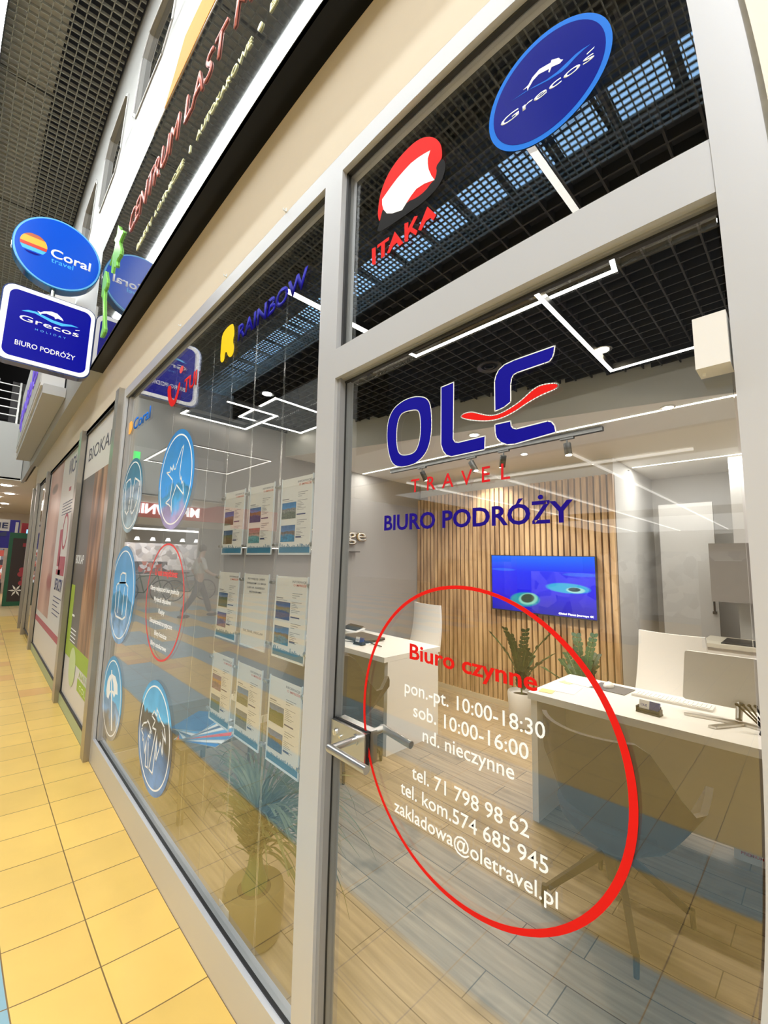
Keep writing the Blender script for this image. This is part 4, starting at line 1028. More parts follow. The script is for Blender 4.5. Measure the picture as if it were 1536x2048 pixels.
# desks
def desk(name, label, x0, x1, y0, y1, ztop, left_end=True, right_end=True, panel_y=None, ov=.0):
    t = thing(name, label, 'desk', ((x0+x1)/2, (y0+y1)/2, 0))
    obj('desktop', MB().box(x0-ov, x1+ov, y0, y1, ztop-.038, ztop).bevel(.002, 1), 'desk_white', t)
    if left_end: obj('end_panel', MB().box(x0, x0+.036, y0+.04, y1-.03, 0, ztop-.039), 'desk_white', t)
    if right_end: obj('end_panel', MB().box(x1-.036, x1, y0+.04, y1-.03, 0, ztop-.039), 'desk_white', t)
    py_ = panel_y or y1-.1
    obj('modesty_panel', MB().box(x0+.037, x1-.037, py_, py_+.02, .07, ztop-.039), 'desk_panel', t)
    return t
desk('office_desk', 'white desk on the right with monitor, mouse and card holder', -1.17, .95, 1.69, 2.30, .712, panel_y=2.12)
desk('office_desk', 'white desk on the left carrying the closed laptop', -3.46, -2.28, 1.60, 2.29, .71, left_end=False)
ZD = .7125

# monitor seen from the back
t = thing('desktop_monitor', 'white-backed monitor on a V stand at the right end of the right desk', 'monitor', (-.18, 2.05, ZD))
b = MB(); pts = []
for (cx_, cz_, a0) in ((.08, 1.005, 0), (-.445, 1.005, 90), (-.462, .785, 180), (.08, .785, 270)):
    for k in range(6):
        a = R(a0+90*k/5); pts.append((cx_+.015*math.cos(a), 2.04, cz_+.015*math.sin(a)))
b.prism(pts, (0, .022, 0)); b.bevel(.004, 2); obj('back_shell', b, 'monitor_back', t, True)
obj('screen', MB().box(-.445, .085, 2.0625, 2.064, .79, 1.01), 'black', t)
b = MB().tube((-.24, 2.035, .80), (-.24, 1.985, .735), .016, .014, n=12)
b.prism([(-.25, 2.0, .7135), (-.46, 1.96, .7135), (-.455, 1.945, .7135), (-.23, 1.975, .7135)], (0, 0, .01)); b.prism([(-.25, 1.985, .7135), (-.34, 1.83, .7135), (-.31, 1.825, .7135), (-.22, 1.975, .7135)], (0, 0, .01))
b.prism([(-.25, 1.985, .7135), (-.02, 1.90, .7135), (-.015, 1.92, .7135), (-.23, 2.01, .7135)], (0, 0, .01)); obj('stand', b, 'steel', t)
# keyboard, mouse, pad
t = thing('keyboard', 'slim white keyboard lying left of the monitor', 'keyboard', (-.56, 2.18, ZD))
obj('body', MB().box(-.74, -.36, 2.10, 2.20, ZD, ZD+.012).bevel(.003, 2), 'white_plastic', t, True)
b = MB()
for i in range(18):
    for j in range(5): b.box(-.73+.02*i, -.714+.02*i, 2.108+.0175*j, 2.122+.0175*j, ZD+.0125, ZD+.0155)
obj('keys', b, 'paper', t)
tag(obj('mouse_pad', MB().boxr((-.86, 2.155, ZD+.002), (.20, .17, .003), R(-4)).bevel(.001, 1), 'mat_grey'), 'thin dark grey mouse pad on the right desk', 'mouse pad')
t = thing('computer_mouse', 'small white mouse on the dark grey pad', 'mouse', (-.885, 2.17, ZD+.004))
b = MB().ball((-.885, 2.17, ZD+.006), (.028, .048, .028)); bmesh.ops.bisect_plane(b.bm, geom=b.bm.verts[:]+b.bm.edges[:]+b.bm.faces[:], plane_co=(0, 0, ZD+.0045), plane_no=(0, 0, -1), clear_outer=True); bmesh.ops.holes_fill(b.bm, edges=b.bm.edges[:]); obj('shell', b, 'white_plastic', t, True)
obj('wheel', MB().tube((-.889, 2.185, ZD+.032), (-.881, 2.185, ZD+.032), .005, n=12), 'mat_grey', t)
# card holders
def card_holder(label, x, y, rz):
    t = thing('card_holder', label, 'card holder', (x, y, ZD), rz)
    b = MB().box(-.055, .055, -.025, .025, 0, .006).box(-.05, .05, -.012, -.008, .0, .02).box(-.05, .05, .014, .018, 0, .04).box(-.055, -.05, -.022, .018, 0, .03).box(.05, .055, -.022, .018, 0, .03).bevel(.0015, 1)
    obj('tray', b, 'black', t, False, True)
    b = MB().boxr((-.022, .003, .032), (.047, .012, .054), 0, R(-12)); obj('white_cards', b, 'paper', t, False, True)
    b = MB().boxr((.025, .003, .032), (.046, .012, .054), 0, R(-12)); obj('navy_cards', b, 'navy', t, False, True)
    b = MB(); text(b, 'OLE', (-.038, -.0045, .032), UX, UZ, .03, .012, .01, .0004); obj('print', b, 'navy', t, False, True)
    return t
card_holder('black holder with white and navy business cards on the right desk', -.585, 1.835, R(-6))
card_holder('black holder with business cards on the left desk in front of the laptop', -2.76, 1.76, R(4))
# papers on the right desk
def sheet(name, label, x, y, w, d, rz, m, z, cat='paper'):
    return tag(obj(name, MB().boxr((x, y, z), (w, d, .001), rz), m), label, cat)
sheet('paper_sheet', 'white sheet on the right desk, nearest its left corner', -1.055, 1.93, .16, .19, R(6), 'paper', ZD+.0012)
sheet('paper_sheet', 'white sheet near the back edge of the right desk, behind another sheet', -1.03, 2.16, .15, .17, R(-8), 'paper', ZD+.0012)
sheet('sticky_note', 'yellow sticky note at the front left corner of the right desk', -1.10, 1.79, .075, .075, R(10), 'paper_yellow', ZD+.0012, 'note')
sheet('sticky_note', 'pale green note half under the rear sheet of paper', -1.10, 2.07, .07, .06, R(-12), 'lime_pale', ZD+.0006, 'note')
# pens
t = thing('pen_holder', 'black stand with slanting pens in front of the monitor', 'pen holder', (-.13, 1.90, ZD))
b = MB().tube((-.13, 1.90, ZD), (-.13, 1.90, ZD+.012), .03, .026, n=20).tube((-.13, 1.9, ZD+.01), (-.14, 1.9, ZD+.03), .012, n=12); obj('base', b, 'black', t, True)
for k in range(4):
    b = MB().tube((-.135+.004*k, 1.895+.005*k, ZD+.02), (-.235+.022*k, 1.89+.01*k, ZD+.115), .0042, n=8).ball((-.235+.022*k, 1.89+.01*k, ZD+.115), (.008, .007, .007), 8, 6); obj('pen', b, 'track_black', t, True)
# left desk things
t = thing('laptop', 'closed dark grey laptop on the left desk', 'laptop', (-2.93, 1.93, ZD))
obj('base', MB().boxr((-2.93, 1.95, ZD+.012), (.36, .25, .012), R(-6)).bevel(.004, 2), 'black', t)
obj('lid', MB().boxr((-2.93, 1.95, ZD+.023), (.36, .25, .009), R(-6)).bevel(.004, 2), 'laptop', t)
tag(obj('black_pen', MB().tube((-2.72, 1.86, ZD+.005), (-2.56, 1.84, ZD+.005), .0045, n=8), 'black', None, True), 'black pen beside the laptop on the left desk', 'pen')
b = MB(); pts = [(-3.40, 1.70, ZD+.004), (-3.33, 1.78, ZD+.01), (-3.2, 1.76, ZD+.004), (-3.1, 1.72, ZD+.004), (-2.98, 1.74, ZD+.004), (-2.85, 1.78, ZD+.004)]
b.path(pts, .0035, 8); tag(obj('power_cable', b, 'black', None, True), 'thin black cable curling along the front of the left desk', 'cable')
t = thing('phone_stand', 'small black phone stand at the left end of the left desk', 'phone', (-3.36, 1.88, ZD))
obj('base', MB().box(-3.39, -3.33, 1.85, 1.91, ZD, ZD+.06).bevel(.004, 2), 'black', t)
obj('phone', MB().boxr((-3.36, 1.885, ZD+.09), (.035, .012, .09), 0, R(-10)).bevel(.003, 2), 'laptop', t)
t = thing('paper_stack', 'crumpled white papers with a black cover beside the laptop', 'papers', (-3.29, 2.1, ZD))
b = MB(); rr_ = random.Random(3)
for k in range(4): b.boxr((-3.31+.01*k, 2.12, ZD+.008+.006*k), (.20, .17, .003), R(-10+9*k), R(2*k), R(3))
obj('sheets', b, 'paper', t)
obj('cover', MB().boxr((-3.3, 2.14, ZD+.045), (.17, .13, .006), R(14), R(8), R(5)), 'black', t)

# white office chairs
def office_chair(label, x, y, rz):
    t = thing('office_chair', label, 'office chair', (x, y, 0), rz, 'white office chairs behind the desks')
    b = MB(); n = 14; rows = []
    for j in range(n+1):
        f = j/n; z = .52+.46*f; w = .235-.028*f; yb = .19+.05*f+.02*math.sin(f*PI)
        rows.append([(-w+2*w*i/10, yb-.045*(1-((i-5)/5)**2), z) for i in range(11)])
    grid_surf(b, rows, (0, .028, 0)); obj('backrest', b, 'white_plastic', t, True, True)
    b = MB().box(-.24, .24, -.26, .2, .44, .50); b.bevel(.025, 3); obj('seat', b, 'white_plastic', t, True, True)
    b = MB().tube((0, 0, .10), (0, 0, .44), .022, n=14); obj('gas_lift', b, 'steel', t, True, True)
    b = MB()
    for k in range(5): a = 2*PI*k/5; b.tube((0, 0, .11), (.26*math.cos(a), .26*math.sin(a), .07), .018, .012, n=8)
    obj('star_base', b, 'steel', t, True, True)
    for k in range(5):
        a = 2*PI*k/5; b = MB().tube((.26*math.cos(a)-.012, .26*math.sin(a), .028), (.26*math.cos(a)+.012, .26*math.sin(a), .028), .027, n=14); obj('caster', b, 'rubber', t, True, True)
    return t
def grid_surf(mb, rows, th):
    th = Vector(th); bm = mb.bm
    A = [[bm.verts.new(p) for p in r] for r in rows]; B = [[bm.verts.new(Vector(p)+th) for p in r] for r in rows]
    for G in (A, B):
        for j in range(len(G)-1):
            for i in range(len(G[0])-1): bm.faces.new((G[j][i], G[j][i+1], G[j+1][i+1], G[j+1][i]))
    m, n = len(A), len(A[0])
    for j in range(m-1):
        for i in (0, n-1): bm.faces.new((A[j][i], A[j+1][i], B[j+1][i], B[j][i]))
    for i in range(n-1):
        for j in (0, m-1): bm.faces.new((A[j][i], A[j][i+1], B[j][i+1], B[j][i]))
office_chair('white high-backed office chair behind the right desk, left of the monitor', -.73, 2.72, R(-4))
office_chair('white high-backed office chair behind the left desk', -2.98, 2.66, R(-8))

# visitor shell chairs
def shell_chair(label, x, y, rz, m='taupe'):
    t = thing('visitor_chair', label, 'chair', (x, y, 0), rz, 'upholstered visitor chairs')
    # bucket: closed wrap from arm to arm, back at local -y
    b = MB(); n = 28; rings = 9; rows = []
    for j in range(rings+1):
        f = j/rings; row = []
        for i in range(n+1):
            a = R(-128+256*i/n); ab = abs(a)
            top = .80-.015*math.cos(4*a)*0
            if ab < R(45): top = .80
            elif ab < R(88): top = .80-.25*(0.5-.5*math.cos((ab-R(45))/R(43)*PI))
            else: top = .55+.08*math.sin(min(1, (ab-R(88))/R(26))*PI/2)
            if ab > R(112): top -= .10*((ab-R(112))/R(16))
            z = .33+(top-.33)*f
            rx = .15+.125*(f**.55); ry = .13+.13*(f**.5)
            fl = 1.0+.20*f*max(0, min(1, (ab-R(60))/R(30)))
            px, py_ = math.sin(a)*rx*1.06*fl, -math.cos(a)*ry*(1.0+.25*f*(ab > R(90)))
            if ab < R(60): py_ -= .035*f*f*math.cos(ab*1.5)
            row.append((px, py_, z))
        rows.append(row)
    bm = b.bm
    A = [[bm.verts.new(p) for p in r] for r in rows]
    B_ = [[bm.verts.new((p[0]*.93, p[1]*.93, p[2]+(.0 if j else .03))) for p in r] for j, r in enumerate(rows)]
    for G in (A, B_):
        for j in range(rings):
            for i in range(n): bm.faces.new((G[j][i], G[j][i+1], G[j+1][i+1], G[j+1][i]))
    for j in range(rings):
        for i in (0, n): bm.faces.new((A[j][i], A[j+1][i], B_[j+1][i], B_[j][i]))
    for i in range(n):
        for j in (0, rings): bm.faces.new((A[j][i], A[j][i+1], B_[j][i+1], B_[j][i]))
    obj('shell', b, m, t, True, True)
    b = MB().lathe([(.02, .27), (.10, .285), (.16, .33), (.225, .40), (.235, .44), (.21, .465), (.02, .475)], n=36)
    for v in b.bm.verts: v.co.y = v.co.y*1.05+.02
    obj('seat', b, m, t, True, True)
    b = MB().tube((0, 0, .15), (0, 0, .30), .035, .055, n=16).ball((0, 0, .16), (.036, .036, .03)); obj('hub', b, 'taupe_dark', t, True, True)
    for k in range(4):
        a = R(45+90*k); c_, s_ = math.cos(a), math.sin(a)
        b = MB(); b.boxr((c_*.16, s_*.16, .165), (.28, .022, .034), a, 0, math.atan2(.19, .26)); bmesh.ops.scale(b.bm, vec=(1, 1, 1), verts=b.bm.verts[:])
        for v in b.bm.verts:
            rr_ = math.hypot(v.co.x, v.co.y)
            if rr_ > .2: v.co.z = .062+(v.co.z-.075)*.4
        b.tube((c_*.285, s_*.285, .075), (c_*.292, s_*.292, .0), .012, .010, n=10); obj('leg', b, 'taupe_dark', t, False, True)
    return t
shell_chair('taupe shell visitor chair with four splayed legs in front of the right desk', -.605, 1.345, R(-14))
shell_chair('taupe shell visitor chair in front of the left desk, mostly hidden by the door edge', -2.43, 1.33, R(10))

# plants
def zz_plant(label, x, y, h, seed):
    t = thing('potted_plant', label, 'plant', (x, y, 0), 0, 'glossy leaved plants by the slatted wall')
    rr_ = random.Random(seed)
    obj('pot', MB().lathe([(.09, 0), (.105, .02), (.125, .28), (.118, .30), (.11, .27), (.02, .26)], (x, y, 0), 32), 'pot_white', t, True)
    obj('soil', MB().lathe([(.01, .262), (.108, .266), (.01, .268)], (x, y, 0), 24), 'soil', t)
    st = MB(); lf = MB()
    for k in range(8):
        a = rr_.random()*2*PI; lean = .08+.18*rr_.random(); hh = h*(.62+.38*rr_.random())
        P = []
        for i in range(9):
            f = i/8; P.append(Vector((x+math.cos(a)*lean*f*f*1.3, y+math.sin(a)*lean*f*f*1.3, .26+(hh-.26)*f)))
        st.path([tuple(p) for p in P], .005, 6)
        for i in range(2, 9):
            for s in (-1, 1):
                for q in range(2):
                    p = P[i-1].lerp(P[i], .5*q+.25)
                    d = (P[i]-P[i-1]).normalized(); sd = Vector((-math.sin(a+rr_.uniform(-.5, .5)), math.cos(a), 0))*s
                    dr = (sd*.8+d*.75).normalized(); L_ = .078*(1.1-.5*i/9)
                    w = d.cross(dr).normalized()
                    side = dr.cross(w).normalized()*.019
                    pts = [p, p+dr*L_*.35+side, p+dr*L_*.75+side*.8, p+dr*L_, p+dr*L_*.75-side*.8, p+dr*L_*.35-side]
                    vs = [lf.bm.verts.new(v) for v in pts]; lf.bm.faces.new(vs)
                    vs2 = [lf.bm.verts.new(v+w*.0015) for v in pts]; lf.bm.faces.new(vs2[::-1])
    obj('stems', st, 'stem', t, True); obj('leaves', lf, 'leaf', t)
zz_plant('glossy leaved plant in a white pot by the slatted wall, left one', -1.90, 3.0, .88, 5)
zz_plant('glossy leaved plant in a white pot by the slatted wall, right one', -1.36, 3.02, .93, 9)

t = thing('grass_plant', 'arching grass-leaved plant in a brown pot behind the big window', 'plant', (-1.55, .21, 0))
PX_, PY_ = -1.545, .195
obj('pot', MB().lathe([(.085, 0), (.105, .012), (.115, .09), (.116, .17), (.110, .19), (.100, .186), (.02, .17)], (PX_, PY_, 0), 40), 'pot_brown', t, True)
obj('paper_label', MB().prism([(PX_+.1165*math.cos(a), PY_+.1165*math.sin(a), z) for a, z in [(R(225+10*k), .135) for k in range(7)]+[(R(285-10*k), .165) for k in range(7)]], (.0006, -.0006, 0)) if False else MB().box(PX_-.05, PX_+.03, PY_-.1175, PY_-.1155, .13, .165), 'paper', t)
obj('soil', MB().lathe([(.01, .172), (.104, .178), (.01, .18)], (PX_, PY_, 0), 24), 'soil', t)
obj('stem', MB().lathe([(.045, .17), (.05, .2), (.03, .26), (.018, .34), (.012, .40)], (PX_, PY_, 0), 16), 'stem', t, True)
b = MB(); rr_ = random.Random(11)
for k in range(330):
    a = rr_.random()*2*PI; L_ = .30+.36*rr_.random(); up = .25+.75*rr_.random(); base = Vector((PX_, PY_, .26+.16*rr_.random())); w = .004+.0025*rr_.random()
    hor = Vector((math.cos(a), math.sin(a), 0)); sd = Vector((-math.sin(a), math.cos(a), 0))
    p = base.copy(); el = R(88-40*rr_.random()) if up > .4 else R(50); prev = None; n = 9
    for i in range(n+1):
        ww = w*(1-(i/n)**2*.9)
        q = (p-sd*ww, p+sd*ww)
        if p.y < .125 or p.x > -1.0: break
        cur = (b.bm.verts.new(q[0]), b.bm.verts.new(q[1]))
        if prev: b.bm.faces.new((prev[0], prev[1], cur[1], cur[0]))
        prev = cur
        p = p+(hor*math.cos(el)+Vector((0, 0, 1))*math.sin(el))*L_/n
        el -= R(9+12*rr_.random()*up*1.2)
        if p.z < .02: break
obj('leaves', b, 'leaf_dry', t)

# low table with brochures behind the big window
t = thing('low_table', 'low grey table with square legs behind the big window', 'table', (-2.75, .42, 0))
obj('tabletop', MB().box(-3.2, -2.42, .2, .66, .375, .40).bevel(.003, 1), 'table_brown', t)
for lx, ly in ((-3.17, .23), (-2.45, .23), (-3.17, .63), (-2.45, .63)): obj('leg', MB().box(lx-.014, lx+.014, ly-.014, ly+.014, 0, .374), 'table_brown', t)
bm_ = ['disc_plane', 'paper', 'disc_case', 'red_soft', 'disc_palm', 'paper', 'photo_pool', 'paper', 'disc_umbrella', 'photo_coast']
for k in range(10):
    a = R(-62+11*k); cx_, cy_ = -2.60-.10*math.sin(a)*1.2, .36+.06*math.cos(a)
    t = thing('travel_brochure', 'glossy travel brochure fanned out on the low table with blue and red covers', 'brochure', (cx_, cy_, .401+.005*k), a, 'fanned travel brochures')
    obj('pages', MB().box(-.10, .10, -.17, .12, 0, .0035), 'paper', t, False, True)
    obj('cover', MB().box(-.101, .101, -.171, .121, .0036, .0045), bm_[k % len(bm_)], t, False, True)
t = thing('paper_bag', 'beige paper bag standing at the back of the low table', 'bag', (-2.62, .60, .401))
b = MB().box(-2.72, -2.55, .56, .64, .401, .55)
for v in b.bm.verts:
    if v.co.z > .5: v.co.x = -2.635+(v.co.x+2.635)*.9
b.bevel(.006, 2); obj('bag', b, 'cloth_beige', t)
b = MB().path([(-2.67, .60, .55), (-2.665, .6, .58), (-2.61, .6, .58), (-2.60, .6, .55)], .003, 6); obj('handle', b, 'cloth_beige', t, True)

# glowing word and shelf on the left wall
t = thing('wall_lettering', 'gold framed word ending in age on the left wall above a thin dark shelf', 'sign', (-3.47, 1.7, 1.6))
b = MB(); text(b, 'voyage', (-3.478, 1.54, 1.655), UY, UZ, .87, .15, .014, .03); obj('letters', b, 'gold', t)
b = MB(); text(b, 'voyage', (-3.4475, 1.547, 1.658), UY, UZ, .856, .146, -.006, .001); obj('letter_faces', b, 'white_plastic', t)
t = thing('wall_shelf', 'thin dark shelf under the gold lettering on the left wall', 'shelf', (-3.44, 1.5, 1.525))
obj('board', MB().box(-3.478, -3.40, .8, 2.28, 1.525, 1.535), 'shelf_dark', t)
obj('light_strip', MB().box(-3.475, -3.465, .85, 2.12, 1.536, 1.542), 'led_far', t)

# right rear corner: cabinets, kitchenette
t = thing('wall_cabinet', 'grey hanging cabinet on the rear right wall', 'cabinet', (-.33, 3.9, 1.2))
obj('body', MB().box(-.55, -.22, 3.62, 3.99, 1.19, 1.66).bevel(.002, 1), 'cabinet_grey', t)
obj('edge', MB().box(-.218, -.212, 3.62, 3.99, 1.19, 1.66), 'black', t)
t = thing('base_cabinet', 'white base cabinet with counter in the rear right corner', 'cabinet', (-.1, 3.8, 0))
obj('body', MB().box(-.62, .9, 3.52, 3.99, .05, .84), 'white_plastic', t)
obj('worktop', MB().box(-.63, .9, 3.50, 3.995, .84, .87), 'desk_panel', t)
obj('sink', MB().box(-.50, -.12, 3.56, 3.9, .866, .876), 'black_metal', t)
t = thing('tall_cabinet', 'white tall cabinet door with a dark bar handle behind the monitor', 'cabinet', (-.55, 4.2, 0))
obj('door', MB().box(-1.05, -.60, 4.35, 4.38, 0, 2.1), 'int_wall', t)
b = MB().tube((-.63, 4.32, 1.04), (-.63, 4.32, 1.24), .008, n=10).box(-.645, -.615, 4.31, 4.35, 1.225, 1.25).box(-.645, -.615, 4.31, 4.35, 1.03, 1.055); obj('handle', b, 'black_metal', t)
tag(obj('coffee_maker', MB().box(-.17, -.05, 3.6, 3.8, .8765, 1.05).bevel(.01, 2), 'black', None), 'small black appliance on the rear counter by the post', 'appliance')
t = thing('cardboard_carton', 'white printed carton with red text under the right desk', 'carton', (-.1, 2.3, 0))
obj('box', MB().box(-.30, .1, 2.16, 2.38, .001, .09), 'white_wall', t)
b = MB()
for z, m_ in ((.066, 0), (.035, 0)): text(b, 'PREMIUM COPY', (-.27, 2.159, z), UX, UZ, .16, .014, .01, .0006)
obj('print', b, 'red_text', t)
# wall mural area (right of the slats) is plain

# ------------------------------------------------------------------ shop lights
def led(label, pts, z=2.655, w=.018, m='led', closed=False, grp='linear lights in the black ceiling'):
    t = thing('linear_light', label, 'light', (pts[0][0], pts[0][1], z), 0, grp)
    n = len(pts); prof = MB(); em = MB()
    for i in range(n if closed else n-1):
        a, c_ = Vector((*pts[i], z)), Vector((*pts[(i+1) % n], z)); d = (c_-a).normalized(); s_ = Vector((-d.y, d.x, 0))*w/2
        a2, c2 = a-d*w/2, c_+d*w/2
        em.prism([a2-s_, c2-s_, c2+s_, a2+s_], (0, 0, .004)); s2 = s_*1.15
        prof.prism([a2-s2+Vector((0, 0, .005)), c2-s2+Vector((0, 0, .005)), c2+s2+Vector((0, 0, .005)), a2+s2+Vector((0, 0, .005))], (0, 0, .03))
    obj('diffuser', em, m, t); obj('profile', prof, 'black_metal', t)
    return t
led('straight lit profile with a short hook, nearest the door', [(-1.50, .95), (-1.49, 1.03), (-.435, 1.06), (-.42, .97)])
led('L-shaped lit profile running back and then to the right, above the door logo', [(-.698, .870), (-.708, 1.886), (-.093, 1.886)], 2.60)
led('U-shaped lit profile with a short hook, at the left of the big window', [(-3.333, .38), (-3.43, .372), (-3.422, .9), (-2.894, .91), (-2.899, .521)], 2.60)
led('lit square frame profile over the big window', [(-3.27, .775), (-2.67, .775), (-2.67, 1.36), (-3.25, 1.36)], 2.645, closed=True)
led('thick lit profile running inward behind the blue lettering and the mullion', [(-1.455, .16), (-1.44, .64)], 2.60, .026)
led('lit profile running inward past the short hook', [(-1.62, .17), (-1.63, .45)], 2.60, .010) if False else None
led('long thin lit line along the front of the white ceiling', [(-3.45, 2.34), (1.9, 2.34)], 2.447, .016, 'led_dim', grp='linear lights in the white ceiling')
led('thin lit line at the back of the white ceiling', [(-1.16, 4.04-.08), (1.9, 4.04-.08)], 2.447, .014, 'led_dim', grp='linear lights in the white ceiling')

def spot(label, x, y, z, m='spot_glow', r=.028, power=10, col=(1, .82, .62)):
    t = thing('recessed_spot', label, 'light', (x, y, z), 0, 'small round downlights')
    b = MB().lathe([(r*1.0, 0), (r*1.45, .0), (r*1.45, .006), (r*1.0, .012)], (x, y, z-.006), 24); obj('ring', b, 'white_plastic' if z < 2.5 else 'black_metal', t, True)
    obj('lamp', MB().tube((x, y, z-.002), (x, y, z-.0075), r, n=20), m, t)
    L = bpy.data.lights.new('lamp_light', 'SPOT'); L.energy = power*1.5; L.color = col; L.spot_size = R(125); L.spot_blend = .7; L.shadow_soft_size = .03
    lo = bpy.data.objects.new('lamp_light', L); COL.objects.link(lo); lo.location = (0, 0, -.02); lo.parent = t
    return t
spot('warm glowing downlight in the black ceiling, right of the blue logo', -.695, 1.70, 2.66, r=.034, power=12)
spot('white glowing downlight by the lit square frame over the big window', -2.66, .70, 2.66, 'spot_white', .034, 6, (1, .95, .9))
spot('warm glowing downlight on the lit line near the post', -.52, 2.30, 2.448, r=.028, power=14)
spot('warm downlight in the white ceiling by the left wall', -2.75, 1.50, 2.448, r=.018, power=7)
spot('bright downlight behind the L of the blue logo', -1.70, 1.96, 2.448, 'spot_white', .032, 24, (1, .93, .85))
spot('white downlight between the track spots', -1.695, 2.75, 2.448, 'spot_white', .024, 26, (1, .93, .85))
spot('white downlight at the right rear of the white ceiling', -1.24, 3.76, 2.448, 'spot_white', .026, 40, (1, .96, .92))
spot('small white downlight in front of the slatted wall', -2.35, 3.15, 2.448, 'spot_white', .02, 26, (1, .92, .82))
# track with four spots
t = thing('track_light', 'black ceiling track carrying four spotlights', 'light', (-2, 2.4, 2.4))
obj('track', MB().box(-3.05, -.93, 2.385, 2.42, 2.41, 2.44), 'track_black', t)
for k, (tx, m_) in enumerate(((-2.60, 'spot_glow'), (-2.02, 'black'), (-1.70, 'spot_white'), (-1.18, 'spot_glow'))):
    h = MB().box(tx-.05, tx+.05, 2.39, 2.415, 2.395, 2.41).tube((tx, 2.4, 2.40), (tx, 2.4, 2.36), .006, n=8); o = obj('adapter', h, 'track_black', t, True)
    a = (.02, .05, -.03, .01)[k]
    hd = obj('spot_head', MB().tube((tx, 2.4, 2.365), (tx+a, 2.4+(.045, -.0, .03, .0)[k], 2.275), .026, n=18), 'track_black', t, True)
    e = obj('lamp', MB().tube((tx+a, 2.4+(.045, -.0, .03, .0)[k], 2.2755), (tx+a*1.02, 2.4+(.046, -.0, .031, .0)[k], 2.271), .021, n=16), m_ if m_ != 'black' else 'led_dim', hd)
    L = bpy.data.lights.new('lamp_light', 'SPOT'); L.energy = 15; L.color = (1, .82, .6); L.spot_size = R(80); L.spot_blend = .6; L.shadow_soft_size = .02
    lo = bpy.data.objects.new('lamp_light', L); COL.objects.link(lo); lo.location = (tx+a+2, .035, -.14); lo.parent = t; lo.rotation_euler = (R(18), 0, 0)
# fittings in the black ceiling
def vent(label, x, y, z=2.672):
    t = thing('ceiling_speaker', label, 'speaker', (x, y, z))
    b = MB()
    for r_ in (.075, .052, .03): b.lathe([(r_-.006, 0), (r_, -.004), (r_, .004), (r_-.006, .006)], (x, y, z), 28)
    obj('rings', b, 'laptop', t, True); obj('cone', MB().lathe([(.02, 0), (.07, .02), (.02, .03)], (x, y, z+.01), 24), 'black', t, True)
vent('round black ceiling speaker above the blue logo', -1.27, 1.47)
vent('round black ceiling fitting near the mullion, partly in shadow', -2.62, 1.35)
t = thing('sprinkler_head', 'tiny sprinkler head in the white ceiling at the right rear', 'sprinkler', (-1.16, 4.0-.1, 2.44))
b = MB().tube((-1.2, 3.9, 2.45), (-1.2, 3.9, 2.415), .008, n=10).tube((-1.2, 3.9, 2.415), (-1.2, 3.9, 2.41), .022, n=14); obj('head', b, 'black_metal', t, True)
struct('trim_17', MB().tube((.9, .8, 2.8), (.9, 2.1, 2.8), .05, n=12), 'black')

# ================================================================== FAR MALL (left edge of the view)
t = thing('green_kiosk', 'tall dark green gift kiosk panel with a white flower at the mall end', 'kiosk', (-15.4, .1, 0))
obj('panel', MB().box(-15.5, -15.3, -.14, .5, 0, 2.0).bevel(.03, 2), 'green_kiosk', t)
obj('dark_print', MB().box(-15.302, -15.296, -.06, .45, .12, 1.85), 'brown_kiosk', t)
b = MB()
for k in range(6):
    a = 2*PI*k/6; b.prism([(-15.29, .12, .42), (-15.29, .12+.08*math.cos(a-.3), .42+.08*math.sin(a-.3)), (-15.29, .12+.17*math.cos(a), .42+.17*math.sin(a)), (-15.29, .12+.08*math.cos(a+.3), .42+.08*math.sin(a+.3))], (.004, 0, 0))
obj('flower', b, 'petal', t)
b = MB()
for k in range(4): b.ball((-15.29, .22+.05*math.sin(k*2), .62+.12*k), (.004, .07, .07), 12, 8)
b.box(-15.295, -15.285, .16, .35, 1.62, 1.72); obj('red_flowers', b, 'petal_red', t)
t = thing('dark_counter', 'dark counter with sparkling goods beside the green kiosk', 'counter', (-15.4, -.5, 0))
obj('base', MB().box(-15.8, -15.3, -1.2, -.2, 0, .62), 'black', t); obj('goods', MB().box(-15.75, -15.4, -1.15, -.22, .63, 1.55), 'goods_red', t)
t = thing('far_shop_sign', 'far blue and white shop sign with large letters at the mall end', 'shop sign', (-16.5, -.2, 2))
obj('board', MB().box(-16.6, -16.5, -1.2, .10, 1.58, 2.42), 'store_blue', t)
obj('board_white', MB().box(-16.5, -16.49, -1.2, -.13, 2.08, 2.42).box(-16.5, -16.49, .0, .07, 1.55, 2.36), 'poster_white', t)
b = MB(); text(b, 'OWIE', (-16.488, -.95, 2.16), UY, UZ, .78, .17, .02, .01); b.prism([(-16.485, -.6, 1.9), (-16.485, -.18, 1.93), (-16.485, -.18, 2.08)], (.004, 0, 0)); obj('lettering', b, 'ink_navy', t)
t = thing('blue_screen', 'small glowing cyan screen above the green kiosk', 'screen', (-17.5, .45, 2.0))
obj('case', MB().box(-17.7, -17.5, .2, .6, .0, 2.4), 'petal_red', t); obj('screen', MB().box(-17.5, -17.49, .33, .5, 1.75, 2.2), 'cyan_glow', t)
for k, (px_, py_) in enumerate(((-15.2, -.35), (-17.3, -.2), (-18.6, -.5), (-21, -.2), (-23, -.4), (-19.8, -.9))):
    tag(obj('ceiling_downlight', MB().tube((px_, py_, 3.278), (px_, py_, 3.265), .11, n=18), 'spot_white'), 'round downlight in the low soffit at the mall end', 'light', 'downlights in the far soffit')
struct('wall_far', MB().box(-20.1, -20, -5.2, .4, 0, 1.62), 'store_inside')
